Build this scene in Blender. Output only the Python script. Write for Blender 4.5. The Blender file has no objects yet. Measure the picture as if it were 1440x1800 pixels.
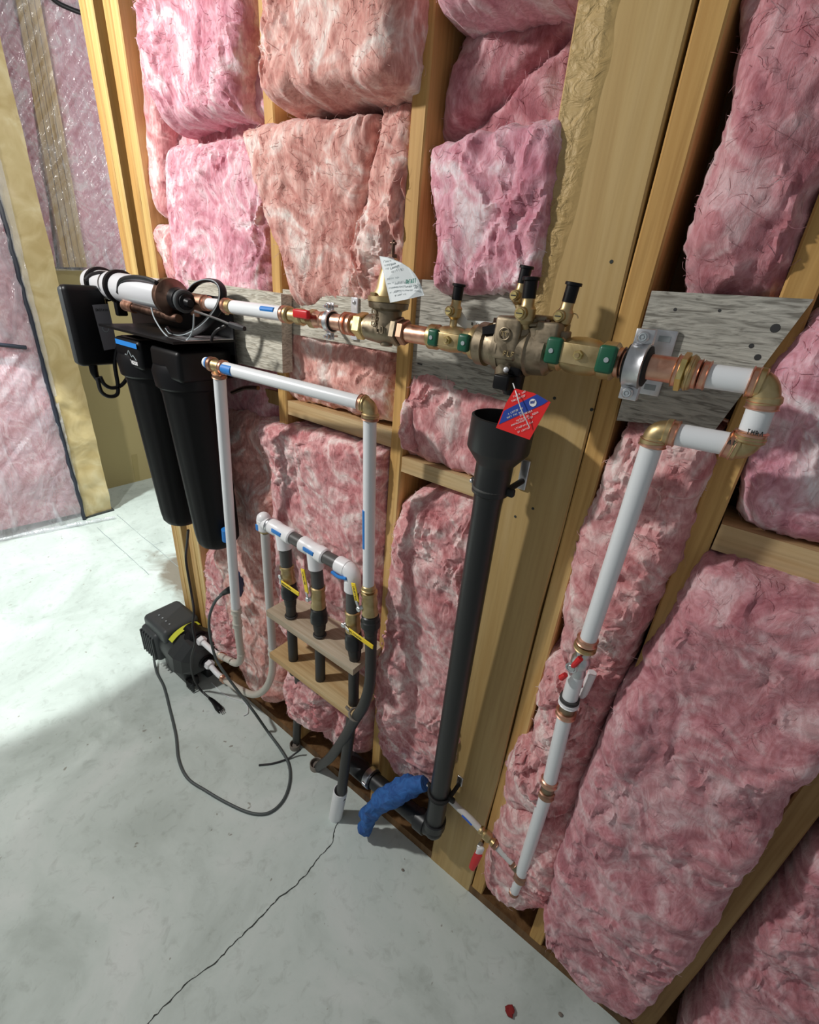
import bpy, math, random
import numpy as np
random.seed(7); rng = np.random.default_rng(7)
PI = math.pi
# ------------------------------------------------------------------ camera
CAM = np.array([0, -0.8, 1.70]); F = 802.05
R = np.array([[0.7939936279270634, 0.6032669033816801, 0.07512098305732243],
              [0.3215396917688521, -0.31186427639217906, -0.8940653777703137],
              [-0.5159325008452282, 0.7340365906374565, -0.44159250240117]])
sc = bpy.context.scene
cd = bpy.data.cameras.new('camera'); cam = bpy.data.objects.new('camera', cd)
sc.collection.objects.link(cam); sc.camera = cam
cd.sensor_fit = 'HORIZONTAL'; cd.sensor_width = 36; cd.lens = F/1440*36
cd.clip_start = 0.02
from mathutils import Matrix, Vector
M4 = Matrix.Identity(4)
for i in range(3):
    M4[i][0] = R[0][i]; M4[i][1] = -R[1][i]; M4[i][2] = -R[2][i]; M4[i][3] = CAM[i]
cam.matrix_world = M4
# ------------------------------------------------------------------ light, world, exposure
def lamp(name, kind, loc, power, color, size=.1, aim=None, **kw):
    l = bpy.data.lights.new(name, kind); l.energy = power; l.color = color
    if kind == 'AREA': l.size = size
    else: l.shadow_soft_size = size
    for k, v in kw.items(): setattr(l, k, v)
    o = bpy.data.objects.new(name, l); o.location = loc; sc.collection.objects.link(o)
    if aim is not None:
        o.rotation_euler = (Vector(aim)-Vector(loc)).to_track_quat('-Z', 'Y').to_euler()
    return o
lamp('ceiling_bulb', 'POINT', (-1.75, -1.15, 2.42), 98, (1.0, .975, .94), .05)
lamp('hall_lamp', 'SPOT', (-3.1, -.55, 2.5), 230, (.95, 1.0, .97), .05, aim=(-3.15, -.42, 0), spot_size=.99, spot_blend=.06)
lamp('sheet_glint_lamp', 'POINT', (-2.55, 1.75, 2.55), 48, (1.0, .98, .94), .06)  # unseen lamp, added to draw glints on the far plastic sheet
wd = bpy.data.worlds.new('world'); sc.world = wd; wd.use_nodes = True
wd.node_tree.nodes['Background'].inputs[0].default_value = (.93, .97, 1.0, 1)
wd.node_tree.nodes['Background'].inputs[1].default_value = .19
sc.view_settings.view_transform = 'Standard'; sc.view_settings.look = 'None'
sc.view_settings.exposure = 0.16; sc.view_settings.gamma = 1
# ------------------------------------------------------------------ picture -> place
def ray(px, py): return R.T @ np.array([px-720, py-900, F])
def W(px, py, y=0.0):            # point on the plane parallel to the stud wall
    r = ray(px, py); return CAM + (y-CAM[1])/r[1]*r
def Fl(px, py, z=0.0):           # point at a height above the floor
    r = ray(px, py); return CAM + (z-CAM[2])/r[2]*r
def Lx(px, py, x):               # point on a plane facing along x
    r = ray(px, py); return CAM + (x-CAM[0])/r[0]*r
# ------------------------------------------------------------------ noise
def _h(i, j, k, s):
    n = (i*73856093) ^ (j*19349663) ^ (k*83492791) ^ (s*2654435)
    n = (n ^ (n >> 13)) & 0x7fffffff
    n = (n*1103515245 + 12345) & 0x7fffffff
    n = (n ^ (n >> 11)) & 0x7fffffff
    n = (n*69069 + 1) & 0x7fffffff
    return (n >> 8 & 0xffff)/65535.0
def noise(P, s=0):
    P = np.asarray(P, float); I = np.floor(P).astype(np.int64); f = P-I
    f = f*f*f*(f*(f*6-15)+10)
    r = 0
    for a in (0, 1):
        for b in (0, 1):
            for c in (0, 1):
                w = (f[..., 0] if a else 1-f[..., 0])*(f[..., 1] if b else 1-f[..., 1])*(f[..., 2] if c else 1-f[..., 2])
                r = r + w*_h(I[..., 0]+a, I[..., 1]+b, I[..., 2]+c, s)
    return r*2-1
def fbm(P, o=4, s=0, g=.5):
    r = 0; a = 1
    for k in range(o): r = r + a*noise(P*2**k, s+k*17); a *= g
    return r
# ------------------------------------------------------------------ materials
MT = {}
def mat(name, col, rough=.5, metal=0, **kw):
    m = bpy.data.materials.new(name); m.use_nodes = True; MT[name] = m
    n = m.node_tree.nodes; l = m.node_tree.links; b = n['Principled BSDF']
    b.inputs['Base Color'].default_value = (*col, 1); b.inputs['Roughness'].default_value = rough
    b.inputs['Metallic'].default_value = metal
    for k, v in kw.items():
        b.inputs[k.replace('_', ' ')].default_value = v
    return m, n, l, b
def tex(n, l, scale, detail=4, dist=0, sc3=(1, 1, 1), kind='Noise', rot=(0, 0, 0), rough=.5):
    tc = n.new('ShaderNodeTexCoord'); mp = n.new('ShaderNodeMapping')
    mp.inputs['Scale'].default_value = sc3; mp.inputs['Rotation'].default_value = rot
    l.new(tc.outputs['Object'], mp.inputs[0])
    t = n.new('ShaderNodeTex'+kind); l.new(mp.outputs[0], t.inputs['Vector'])
    t.inputs['Scale'].default_value = scale
    if kind == 'Noise':
        t.inputs['Detail'].default_value = detail; t.inputs['Distortion'].default_value = dist; t.inputs['Roughness'].default_value = rough
    return t
def ramp(n, l, src, stops):
    r = n.new('ShaderNodeValToRGB'); e = r.color_ramp.elements
    while len(e) < len(stops): e.new(.5)
    for k, (p, c) in enumerate(stops): e[k].position = p; e[k].color = (*c, 1)
    l.new(src, r.inputs[0]); return r
def bump(n, l, b, src, strength, dist, prev=None):
    bp = n.new('ShaderNodeBump'); bp.inputs['Strength'].default_value = strength; bp.inputs['Distance'].default_value = dist
    l.new(src, bp.inputs['Height'])
    if prev: l.new(prev.outputs[0], bp.inputs['Normal'])
    l.new(bp.outputs[0], b.inputs['Normal']); return bp
def mixc(n, l, fac, a, b_, mode='MIX'):
    x = n.new('ShaderNodeMix'); x.data_type = 'RGBA'; x.blend_type = mode
    if isinstance(fac, float): x.inputs[0].default_value = fac
    else: l.new(fac, x.inputs[0])
    for v, i in ((a, 6), (b_, 7)):
        if isinstance(v, tuple): x.inputs[i].default_value = (*v, 1)
        else: l.new(v, x.inputs[i])
    return x.outputs[2]
def wool(name, c1, c2, c3):
    m, n, l, b = mat(name, c2, 1.0, 0, Specular_IOR_Level=.05)
    t = tex(n, l, 9, 6, 2.4); t2 = tex(n, l, 38, 6, 3.4, (1, 1, .45), rough=.62)
    r1 = ramp(n, l, t.outputs[0], [(.34, c1), (.50, c2), (.64, c3)])
    r2 = ramp(n, l, t2.outputs[0], [(.40, (.82, .70, .70)), (.54, (1, 1, 1)), (.66, (1.12, 1.2, 1.2))])
    l.new(mixc(n, l, .85, r1.outputs[0], r2.outputs[0], 'MULTIPLY'), b.inputs['Base Color'])
    p = bump(n, l, b, t2.outputs[0], .30, .005)
    t3 = tex(n, l, 190, 4, 3.5, (1, 1, .35), rough=.7); bump(n, l, b, t3.outputs[0], .45, .002, p)
    b.inputs['Subsurface Weight'].default_value = .30; b.inputs['Subsurface Radius'].default_value = (1, .45, .45); b.inputs['Subsurface Scale'].default_value = .012
    b.inputs['Sheen Weight'].default_value = .3; b.inputs['Sheen Tint'].default_value = (1, .9, .92, 1)
    return m
wool('wool_lilac', (.62, .25, .32), (.81, .45, .52), (.92, .76, .79))  # lilac and salmon put the cool and warm light into the wool colour
wool('wool_pink', (.58, .22, .23), (.78, .42, .42), (.92, .73, .70))
wool('wool_salmon', (.60, .27, .23), (.80, .46, .40), (.93, .78, .72))
wool('wool_shaded', (.46, .17, .20), (.63, .30, .33), (.75, .50, .52))  # same wool with shade and light falloff put into the colour
def wood(name, c1, c2, c3, axis, knot=(.16, .08, .03), kn=.5, rough=.62, bs=.25, fine=1.0, gm=.6):
    m, n, l, b = mat(name, c2, rough, 0, Specular_IOR_Level=.3)
    s = [14, 14, 14]; s[axis] = .9
    t = tex(n, l, 1.6*fine, 6, .6, tuple(s)); s2 = [60, 60, 60]; s2[axis] = 2.0
    t2 = tex(n, l, 2.0*fine, 4, .2, tuple(s2))
    r = ramp(n, l, t.outputs[0], [(.3, c1), (.5, c2), (.68, c3)])
    rg = ramp(n, l, t2.outputs[0], [(.35, (.72, .66, .58)), (.55, (1, 1, 1))])
    c = mixc(n, l, gm, r.outputs[0], rg.outputs[0], 'MULTIPLY')
    s3 = [5, 5, 5]; s3[axis] = 3
    v = tex(n, l, 1.5, 3, 1.2, tuple(s3)); rk = ramp(n, l, v.outputs[0], [(.69, (0, 0, 0)), (.80, (kn, kn, kn))])
    c = mixc(n, l, rk.outputs[0], c, knot)
    l.new(c, b.inputs['Base Color'])
    p = bump(n, l, b, t2.outputs[0], bs, .002)
    return m, n, l, b, p
wood('pine', (.48, .26, .075), (.64, .40, .14), (.74, .52, .22), 2)
wood('pine_shaded', (.22, .12, .04), (.31, .18, .065), (.38, .24, .10), 2)  # pine with the shade on recessed wood put into its colour
wood('pine_pale', (.56, .36, .12), (.74, .53, .21), (.80, .63, .32), 2)
wood('pine_x', (.45, .28, .12), (.60, .43, .22), (.66, .52, .30), 0)
wood('shelf_wood', (.36, .29, .20), (.50, .42, .31), (.58, .50, .38), 0)
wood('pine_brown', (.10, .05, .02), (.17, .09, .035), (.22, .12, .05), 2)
m, n, l, b, p = wood('post_wood', (.46, .30, .115), (.52, .36, .15), (.57, .41, .19), 2, kn=.45, rough=.5, bs=.10, gm=.3)
t = tex(n, l, 40, 4, .9, (1, 1, 1.5)); t2 = tex(n, l, 4.0, 3, .5)
tc = n.new('ShaderNodeTexCoord'); sx = n.new('ShaderNodeSeparateXYZ'); l.new(tc.outputs['Object'], sx.inputs[0])
mk = n.new('ShaderNodeMath'); mk.operation = 'MULTIPLY_ADD'; l.new(sx.outputs[0], mk.inputs[0]); mk.inputs[1].default_value = -7.0; l.new(t2.outputs[0], mk.inputs[2])
mz = n.new('ShaderNodeMapRange'); l.new(sx.outputs[2], mz.inputs[0]); mz.inputs[1].default_value = .9; mz.inputs[2].default_value = 2.1; mz.inputs[3].default_value = -.35; mz.inputs[4].default_value = .12
mk2 = n.new('ShaderNodeMath'); l.new(mk.outputs[0], mk2.inputs[0]); l.new(mz.outputs[0], mk2.inputs[1])
rr = ramp(n, l, mk2.outputs[0], [(.66, (0, 0, 0)), (.82, (1, 1, 1))])
ma = n.new('ShaderNodeMath'); ma.operation = 'MULTIPLY'; l.new(t.outputs[0], ma.inputs[0]); l.new(rr.outputs[0], ma.inputs[1])
bump(n, l, b, ma.outputs[0], 1.0, .008, p)
def grey_board(name, c1, c2):
    m, n, l, b = mat(name, c2, .85, 0, Specular_IOR_Level=.2)
    t = tex(n, l, 3.2, 6, 1.4, (6, 20, 46)); t2 = tex(n, l, 3, 4, .5)
    r = ramp(n, l, t.outputs[0], [(.36, c1), (.5, c2), (.66, tuple(min(1, x*1.22) for x in c2))])
    r2 = ramp(n, l, t2.outputs[0], [(.3, (.86, .84, .8)), (.7, (1, 1, 1))])
    l.new(mixc(n, l, .8, r.outputs[0], r2.outputs[0], 'MULTIPLY'), b.inputs['Base Color'])
    bump(n, l, b, t.outputs[0], .9, .004)
grey_board('grey_plywood', (.24, .23, .20), (.47, .46, .41))
grey_board('pale_plywood', (.42, .39, .32), (.60, .58, .50))
m, n, l, b = mat('concrete', (.5, .55, .53), .75, 0, Specular_IOR_Level=.3)
t = tex(n, l, 2.4, 7, .7, rough=.62); t2 = tex(n, l, 26, 5, .6, rough=.65); t3 = tex(n, l, 7, 6, .6)
r = ramp(n, l, t.outputs[0], [(.34, (.47, .54, .50)), (.52, (.60, .68, .64)), (.68, (.68, .74, .71))])
r2 = ramp(n, l, t2.outputs[0], [(.30, (.80, .80, .79)), (.46, (1, 1, 1))])
c = mixc(n, l, .8, r.outputs[0], r2.outputs[0], 'MULTIPLY')
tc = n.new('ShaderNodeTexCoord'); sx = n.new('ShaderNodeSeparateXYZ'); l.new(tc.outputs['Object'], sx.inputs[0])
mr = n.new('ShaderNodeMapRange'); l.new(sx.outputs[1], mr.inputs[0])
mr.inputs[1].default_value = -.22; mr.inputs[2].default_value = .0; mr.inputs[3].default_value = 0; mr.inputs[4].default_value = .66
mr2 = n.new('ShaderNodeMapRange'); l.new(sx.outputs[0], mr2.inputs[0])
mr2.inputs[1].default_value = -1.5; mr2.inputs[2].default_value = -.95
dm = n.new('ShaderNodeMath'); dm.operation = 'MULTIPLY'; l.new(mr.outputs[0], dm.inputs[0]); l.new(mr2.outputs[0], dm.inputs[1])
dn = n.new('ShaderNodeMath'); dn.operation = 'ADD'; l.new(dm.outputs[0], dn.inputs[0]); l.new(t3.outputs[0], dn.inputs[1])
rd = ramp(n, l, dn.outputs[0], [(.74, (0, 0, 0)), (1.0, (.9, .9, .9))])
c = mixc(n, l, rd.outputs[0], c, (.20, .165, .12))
ts = tex(n, l, 34, 2, .3); rs = ramp(n, l, ts.outputs[0], [(.735, (0, 0, 0)), (.765, (.7, .7, .7))])
c = mixc(n, l, rs.outputs[0], c, (.22, .20, .16))
l.new(c, b.inputs['Base Color'])
p = bump(n, l, b, t2.outputs[0], .2, .003); bump(n, l, b, t.outputs[0], .2, .01, p)
mat('crack', (.05, .055, .05), 1)
mat('chalk_line', (.30, .36, .36), 1)
mat('sheathing', (.16, .09, .04), .9)
m, n, l, b = mat('black_plastic', (.005, .005, .006), .42, 0, Specular_IOR_Level=.25)
mat('black_rib', (.0045, .0045, .005), .5, 0, Specular_IOR_Level=.22)
mat('pump_black', (.028, .031, .032), .45)
mat('pump_grey', (.055, .062, .065), .5)
mat('black_pipe', (.014, .015, .016), .38)
mat('rubber', (.012, .012, .012), .7)
mat('grey_pipe', (.075, .075, .072), .45)
mat('hose_black', (.035, .034, .032), .5)
mat('white_pex', (.80, .83, .85), .32)
mat('grey_pex', (.60, .59, .57), .35)
mat('tan_pex', (.56, .53, .46), .4)
mat('white_plastic', (.85, .86, .87), .35)
mat('white_paper', (.80, .84, .85), .8)
mat('grey_label', (.23, .22, .24), .5)
mat('blue_tape', (.02, .21, .62), .5)
mat('blue_print', (.03, .12, .55), .5)
mat('yellow', (.90, .66, .02), .4)
mat('lime', (.62, .66, .05), .5)
mat('red', (.62, .015, .02), .4)
mat('tag_red', (.80, .02, .02), .4)
mat('tag_blue', (.02, .06, .36), .4)
mat('ink_white', (.85, .85, .85), .6)
mat('ink_black', (.04, .04, .04), .6)
mat('ink_green', (.02, .25, .18), .6)
mat('ink_grey', (.35, .40, .42), .6)
mat('green', (.008, .10, .05), .38)
mat('navy', (.012, .03, .085), .4)
mat('cardboard', (.46, .38, .18), .85)
mat('cardboard_tape', (.38, .31, .13), .6)
mat('sealant', (.02, .025, .04), .45)
mat('grey_cord', (.075, .09, .09), .55)
mat('black_cord', (.012, .012, .014), .5)
mat('white_steel', (.80, .81, .84), .22, .35)
mat('conduit', (.22, .19, .16), .7)
mat('red_brick', (.25, .02, .02), .9)
def metal(name, c1, c2, rough, sc_=22):
    m, n, l, b = mat(name, c1, rough, 1)
    t = tex(n, l, sc_, 5, 1); r = ramp(n, l, t.outputs[0], [(.35, c1), (.62, c2)]); l.new(r.outputs[0], b.inputs['Base Color'])
    r2 = ramp(n, l, t.outputs[0], [(.3, (rough*.75,)*3), (.7, (min(1, rough*1.4),)*3)]); l.new(r2.outputs[0], b.inputs['Roughness'])
metal('copper', (.60, .30, .20), (.76, .46, .34), .36)
metal('copper_dark', (.34, .18, .12), (.50, .30, .21), .42)
metal('brass', (.46, .34, .16), (.60, .48, .27), .42)
metal('brass_gold', (.62, .48, .18), (.74, .62, .30), .36)
metal('bronze', (.23, .185, .125), (.34, .28, .20), .48, 60)
metal('bronze_dark', (.10, .06, .045), (.20, .12, .09), .4)
metal('steel', (.55, .56, .58), (.75, .76, .78), .35)
m, n, l, b = mat('tan_sheet', (.55, .42, .18), .45)
t = tex(n, l, 5, 5, 1.5); r = ramp(n, l, t.outputs[0], [(.35, (.50, .38, .17)), (.55, (.62, .50, .26)), (.7, (.72, .62, .38))]); l.new(r.outputs[0], b.inputs['Base Color'])
bump(n, l, b, t.outputs[0], .35, .012)
m, n, l, b = mat('poly_sheet', (.74, .76, .82), .17, 0, Alpha=.42)
t = tex(n, l, 3.2, 4, 1.2, (1, 3.2, 1), rot=(.6, 0, 0)); bump(n, l, b, t.outputs[0], 1.0, .028); b.inputs['Specular IOR Level'].default_value = 1.0
r = ramp(n, l, t.outputs[0], [(.3, (.22, .22, .22)), (.60, (.36, .36, .36)), (.78, (.7, .7, .7))]); l.new(r.outputs[0], b.inputs['Alpha'])
m, n, l, b = mat('blue_cloth', (.02, .10, .36), .75); t = tex(n, l, 30, 5, 1.5); bump(n, l, b, t.outputs[0], .9, .006)
r = ramp(n, l, t.outputs[0], [(.3, (.015, .07, .27)), (.6, (.03, .14, .42))]); l.new(r.outputs[0], b.inputs['Base Color'])
# ------------------------------------------------------------------ mesh builder
def unit(v): v = np.asarray(v, float); return v/max(1e-12, np.linalg.norm(v))
def basis(d):
    d = unit(d); a = np.array([0, 0, 1.]) if abs(d[2]) < .9 else np.array([0, 1., 0])
    u = unit(np.cross(a, d)); return u, np.cross(d, u)
class MB:
    def __init__(s): s.v = []; s.f = []; s.n = 0; s.sm = []
    def add(s, v, f, smooth=False):
        s.v.append(np.asarray(v, float).reshape(-1, 3)); s.f += [tuple(int(i)+s.n for i in q) for q in f]
        s.n += len(s.v[-1]); s.sm += [smooth]*len(f); return s
    def box(s, c, size, ax=None):
        c = np.array(c, float); h = np.array(size, float)/2
        A = np.eye(3) if ax is None else np.array(ax)
        v = [c+A.T@(h*np.array([x, y, z])) for x in (-1, 1) for y in (-1, 1) for z in (-1, 1)]
        return s.add(v, [(0, 1, 3, 2), (4, 6, 7, 5), (0, 4, 5, 1), (2, 3, 7, 6), (0, 2, 6, 4), (1, 5, 7, 3)])
    def b2(s, lo, hi): lo = np.array(lo, float); hi = np.array(hi, float); return s.box((lo+hi)/2, abs(hi-lo))
    def prism(s, pts, off):      # polygon pushed along off
        pts = [np.array(p, float) for p in pts]; k = len(pts); off = np.array(off, float)
        v = pts+[p+off for p in pts]
        return s.add(v, [tuple(range(k))[::-1], tuple(range(k, 2*k))]+[(i, (i+1) % k, k+(i+1) % k, k+i) for i in range(k)])
    def lathe(s, A, B, prof, n=24, caps=True, smooth=True, ph=0):   # prof: (fraction along AB, radius)
        A = np.array(A, float); B = np.array(B, float); u, w = basis(B-A)
        v = []
        for t, r in prof:
            c = A+(B-A)*t
            for k in range(n):
                a = 2*PI*k/n+ph; v.append(c+r*(math.cos(a)*u+math.sin(a)*w))
        f = []
        for i in range(len(prof)-1):
            for k in range(n): f.append((i*n+k, i*n+(k+1) % n, (i+1)*n+(k+1) % n, (i+1)*n+k))
        s.add(v, f, smooth)
        if caps:
            s.add(v[:n], [tuple(range(n))[::-1]]); s.add(v[-n:], [tuple(range(n))])
        return s
    def cyl(s, A, B, r, n=24, bev=0.08, r2=None, ph=0, smooth=True):
        r2 = r if r2 is None else r2
        L = np.linalg.norm(np.array(B)-np.array(A)); e = min(.3, bev*max(r, r2)/max(L, 1e-6))
        return s.lathe(A, B, [(0, r*(1-bev)), (e, r), (1-e, r2), (1, r2*(1-bev))], n, smooth=smooth, ph=ph)
    def tube(s, pts, r, n=12, sm=6, caps=True, flat=1.0):
        P = [np.array(p, float) for p in pts]
        if sm > 1 and len(P) > 2:
            Q = []; E = [2*P[0]-P[1]]+P+[2*P[-1]-P[-2]]
            for i in range(1, len(E)-2):
                for k in range(sm):
                    t = k/sm; a, b, c, d = E[i-1:i+3]
                    Q.append(.5*((2*b)+(c-a)*t+(2*a-5*b+4*c-d)*t*t+(3*b-a-3*c+d)*t**3))
            P = Q+[P[-1]]
        m = len(P); rs = [r]*m if not hasattr(r, '__len__') else list(np.interp(np.linspace(0, 1, m), np.linspace(0, 1, len(r)), r))
        u = None; v = []
        for i in range(m):
            d = unit(P[min(i+1, m-1)]-P[max(i-1, 0)])
            if u is None: u, _ = basis(d)
            u = unit(u-d*(u@d)); w = np.cross(d, u)
            for k in range(n):
                a = 2*PI*k/n; v.append(P[i]+rs[i]*(math.cos(a)*u+math.sin(a)*w*flat))
        f = [(i*n+k, i*n+(k+1) % n, (i+1)*n+(k+1) % n, (i+1)*n+k) for i in range(m-1) for k in range(n)]
        s.add(v, f, True)
        if caps: s.add(v[:n], [tuple(range(n))[::-1]]); s.add(v[-n:], [tuple(range(n))])
        return s
    def ball(s, c, r, n=16, sc3=(1, 1, 1)):
        v = []; f = []
        for i in range(n+1):
            for k in range(n):
                a = PI*i/n; b = 2*PI*k/n
                v.append(np.array(c)+r*np.array([math.sin(a)*math.cos(b)*sc3[0], math.sin(a)*math.sin(b)*sc3[1], math.cos(a)*sc3[2]]))
        for i in range(n):
            for k in range(n): f.append((i*n+k, (i+1)*n+k, (i+1)*n+(k+1) % n, i*n+(k+1) % n))
        return s.add(v, f, True)
    def torus(s, c, axis, Rr, r, n=28, m=8, arc=(0, 2*PI)):
        u, w = basis(axis); full = abs(arc[1]-arc[0]-2*PI) < 1e-6
        pts = [np.array(c)+Rr*(math.cos(a)*u+math.sin(a)*w) for a in np.linspace(arc[0], arc[1], n+1)]
        return s.tube(pts, r, m, 1, caps=not full)
    def rbox(s, c, size, r, ax=None, k=3):   # rounded box
        A = np.eye(3) if ax is None else np.array(ax); h = np.array(size, float)/2; r = min(r, *(h*.999)); N = 4*k+4
        ang = []
        rings = []
        # rounded-rectangle rings in local xy, stacked in z with rounding
        zs = [(-h[2]+r*(1-math.cos(a)), r*(1-math.sin(a))) for a in np.linspace(0, PI/2, k+1)]
        zs = zs+[(-z, o) for z, o in zs[::-1]]
        for z, o in zs:
            for q in range(4):
                sx = (1, -1, -1, 1)[q]; sy = (1, 1, -1, -1)[q]
                for j in range(k+1):
                    a = q*PI/2+PI/2*j/k; rr = r-o
                    rings.append(np.array([sx*(h[0]-r)+rr*math.cos(a), sy*(h[1]-r)+rr*math.sin(a), z]))
        v = [np.array(c)+A.T@p for p in rings]; m = len(zs)
        f = [(i*N+j, i*N+(j+1) % N, (i+1)*N+(j+1) % N, (i+1)*N+j) for i in range(m-1) for j in range(N)]
        s.add(v, f, True); s.add(v[:N], [tuple(range(N))[::-1]]); s.add(v[-N:], [tuple(range(N))]); return s
    def build(s, name, material, parent=None, label=None):
        V = np.concatenate(s.v); lo = V.min(0); hi = V.max(0)
        if parent is None: o3 = np.array([(lo[0]+hi[0])/2, (lo[1]+hi[1])/2, lo[2]])
        else: o3 = (lo+hi)/2
        me = bpy.data.meshes.new(name); me.from_pydata((V-o3).tolist(), [], s.f); me.update()
        me.polygons.foreach_set('use_smooth', s.sm)
        me.materials.append(MT[material])
        if len(s.f) < 30000 and any(s.sm): me.set_sharp_from_angle(angle=math.radians(34))
        o = bpy.data.objects.new(name, me); sc.collection.objects.link(o)
        if parent is not None:
            po = np.array(parent['_o']); o.parent = parent; o.location = o3-po
        else: o.location = o3
        o['_o'] = [float(x) for x in o3]
        if label: o['label'] = label
        return o
def tag(o, label, cat, group=None):
    o['label'] = label; o['category'] = cat
    if group: o['group'] = group
    return o
def thing(name, label, cat, loc, group=None):
    o = bpy.data.objects.new(name, None); sc.collection.objects.link(o); o.location = [float(x) for x in loc]
    o.empty_display_size = .05; o['_o'] = [float(x) for x in loc]; return tag(o, label, cat, group)
def struct(o): o['kind'] = 'structure'; return o
def lerp(a, b, t): return np.array(a)+(np.array(b)-np.array(a))*t
YP = -.10    # the plane of the main pipe line
# ================================================================== SETTING
o = struct(MB().b2((-4.6, -2.6, -.08), (1.6, 3.2, 0)).build('floor', 'concrete'))
FLO = o
def ribbon(pts, w, z=.0006, jag=0, sub=1):
    b = MB(); P = [np.array(p, float) for p in pts]; Q = []
    for i in range(len(P)-1):
        for k in range(sub): Q.append(lerp(P[i], P[i+1], k/sub))
    Q.append(P[-1]); L = []; 
    for i, p in enumerate(Q):
        d = unit(Q[min(i+1, len(Q)-1)]-Q[max(0, i-1)]); s_ = np.array([-d[1], d[0], 0])
        c = p+s_*random.uniform(-jag, jag); ww = w*random.uniform(.5, 1.3) if jag else w
        L += [c+s_*ww/2+[0, 0, z], c-s_*ww/2+[0, 0, z]]
    b.add(L, [(2*i, 2*i+1, 2*i+3, 2*i+2) for i in range(len(Q)-1)]); return b
ck = [Fl(*q) for q in [(596, 1441), (588, 1462), (583, 1485), (560, 1508), (540, 1535), (520, 1556), (486, 1582), (468, 1604), (430, 1640), (398, 1672), (372, 1698), (330, 1728), (292, 1766), (262, 1797), (240, 1830)]]
ribbon(ck, .0035, jag=.0022, sub=6).build('crack', 'crack', FLO)
for a, b_ in (((205, 905), (318, 1000)), ((170, 927), (262, 1010)), ((270, 958), (287, 953))):
    ribbon([Fl(*a), Fl(*b_)], .004, jag=.002, sub=12).build('saw_cut', 'chalk_line', FLO)
struct(MB().b2((-1.81, .14, 0), (1.6, .16, 2.7)).build('wall_back', 'sheathing'))
struct(MB().b2((-4.30, -2.6, 0), (-4.20, 3.2, 3.4)).build('wall_left', 'sheathing'))
struct(MB().b2((-1.81, .0, 0), (1.6, .14, .038)).build('trim_1', 'pine_brown'))
# ================================================================== FRAMING
def stud(x0, x1, z0, z1, m, label, y0=0., y1=.138, name='wall_stud', group=None, wob=.002):
    b = MB(); N = 14; v = []
    for i in range(N+1):
        z = z0+(z1-z0)*i/N; d = random.uniform(-wob, wob)
        e = .003
        v += [(x0+d, y0+e, z), (x0+e+d, y0, z), (x1-e+d, y0, z), (x1+d, y0+e, z), (x1+d, y1, z), (x0+d, y1, z)]
    f = [(6*i+k, 6*i+(k+1) % 6, 6*i+6+(k+1) % 6, 6*i+6+k) for i in range(N) for k in range(6)]
    b.add(v, f); b.add(v[:6], [(5, 4, 3, 2, 1, 0)]); b.add(v[-6:], [(0, 1, 2, 3, 4, 5)])
    return tag(b.build(name, m), label, 'wood stud', group)
ZT = 2.6
gA = 'studs packed together at the left wall corner'
stud(-1.803, -1.765, .038, ZT, 'pine', 'leftmost stud of the packed corner, bright yellow front edge', group=gA)
stud(-1.762, -1.725, .038, ZT, 'pine_pale', 'corner stud just left of the dark gap, bright yellow edge', group=gA)
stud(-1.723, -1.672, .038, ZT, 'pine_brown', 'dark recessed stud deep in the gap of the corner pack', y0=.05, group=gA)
stud(-1.670, -1.632, .038, ZT, 'pine', 'corner stud just right of the dark gap', group=gA)
stud(-1.629, -1.592, .038, ZT, 'pine_pale', 'rightmost stud of the corner pack, beside the first pink batts', group=gA)
stud(-1.034, -.999, .038, ZT, 'pine', 'thin stud between the first and second column of pink batts')
stud(-.632, -.597, .038, ZT, 'pine', 'stud behind the white paper tag and brass regulator')
stud(-.014, .024, .038, ZT, 'pine', 'stud slanting down right of the grey trapezoid board')
stud(.272, .312, .038, ZT, 'pine_shaded', 'shaded stud at the bottom right corner, beside the biggest batt', y0=.004)
stud(-.204, -.168, .038, ZT, 'pine', 'narrow stud tight against the right side of the wide plank')
o = stud(-.356, -.2065, .0, ZT, 'post_wood', 'wide rough-edged plank post behind the black drain pipe', y0=-.001, y1=.05, name='wide_post', wob=.003)
o['category'] = 'post'
# small screw holes in the post
for i, (px, py) in enumerate([(937, 894), (906, 908), (1040, 720), (1010, 655), (975, 700), (1075, 460)]):
    p = W(px, py, -.001); MB().cyl(p+[0, -.0006, 0], p+[0, .004, 0], .0028, 10).build('screw_hole', 'crack', o)
def block(a, b_, c, d, y0, y1, m, name, label, cat='wood block'):
    pts = [W(*q, y0) for q in (a, b_, c, d)]
    return tag(MB().prism(pts, (0, y1-y0, 0)).build(name, m), label, cat)
def zblock(x0, x1, z, h, y0, label, m='pine_x', sk=0.0):
    return tag(MB().prism([(x0, y0, z-h), (x1, y0, z-h+sk), (x1, y0, z+sk), (x0, y0, z)], (0, .10, 0)).build('blocking', m), label, 'wood block')
a = W(704, 802)[2]
zblock(-.596, -.357, a, .036, .0, 'horizontal block left of the black drain clamp')
zblock(-.998, -.633, W(497, 702)[2], .038, .003, 'horizontal block below the second column of batts, above the manifold')
zblock(-1.59, -1.036, W(475, 690)[2], .038, .02, 'shaded horizontal block right of the black filter housings', 'pine_shaded')
zblock(.025, .271, W(1272, 922)[2], .045, .0, 'horizontal block on the right edge above the biggest batt')
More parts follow.
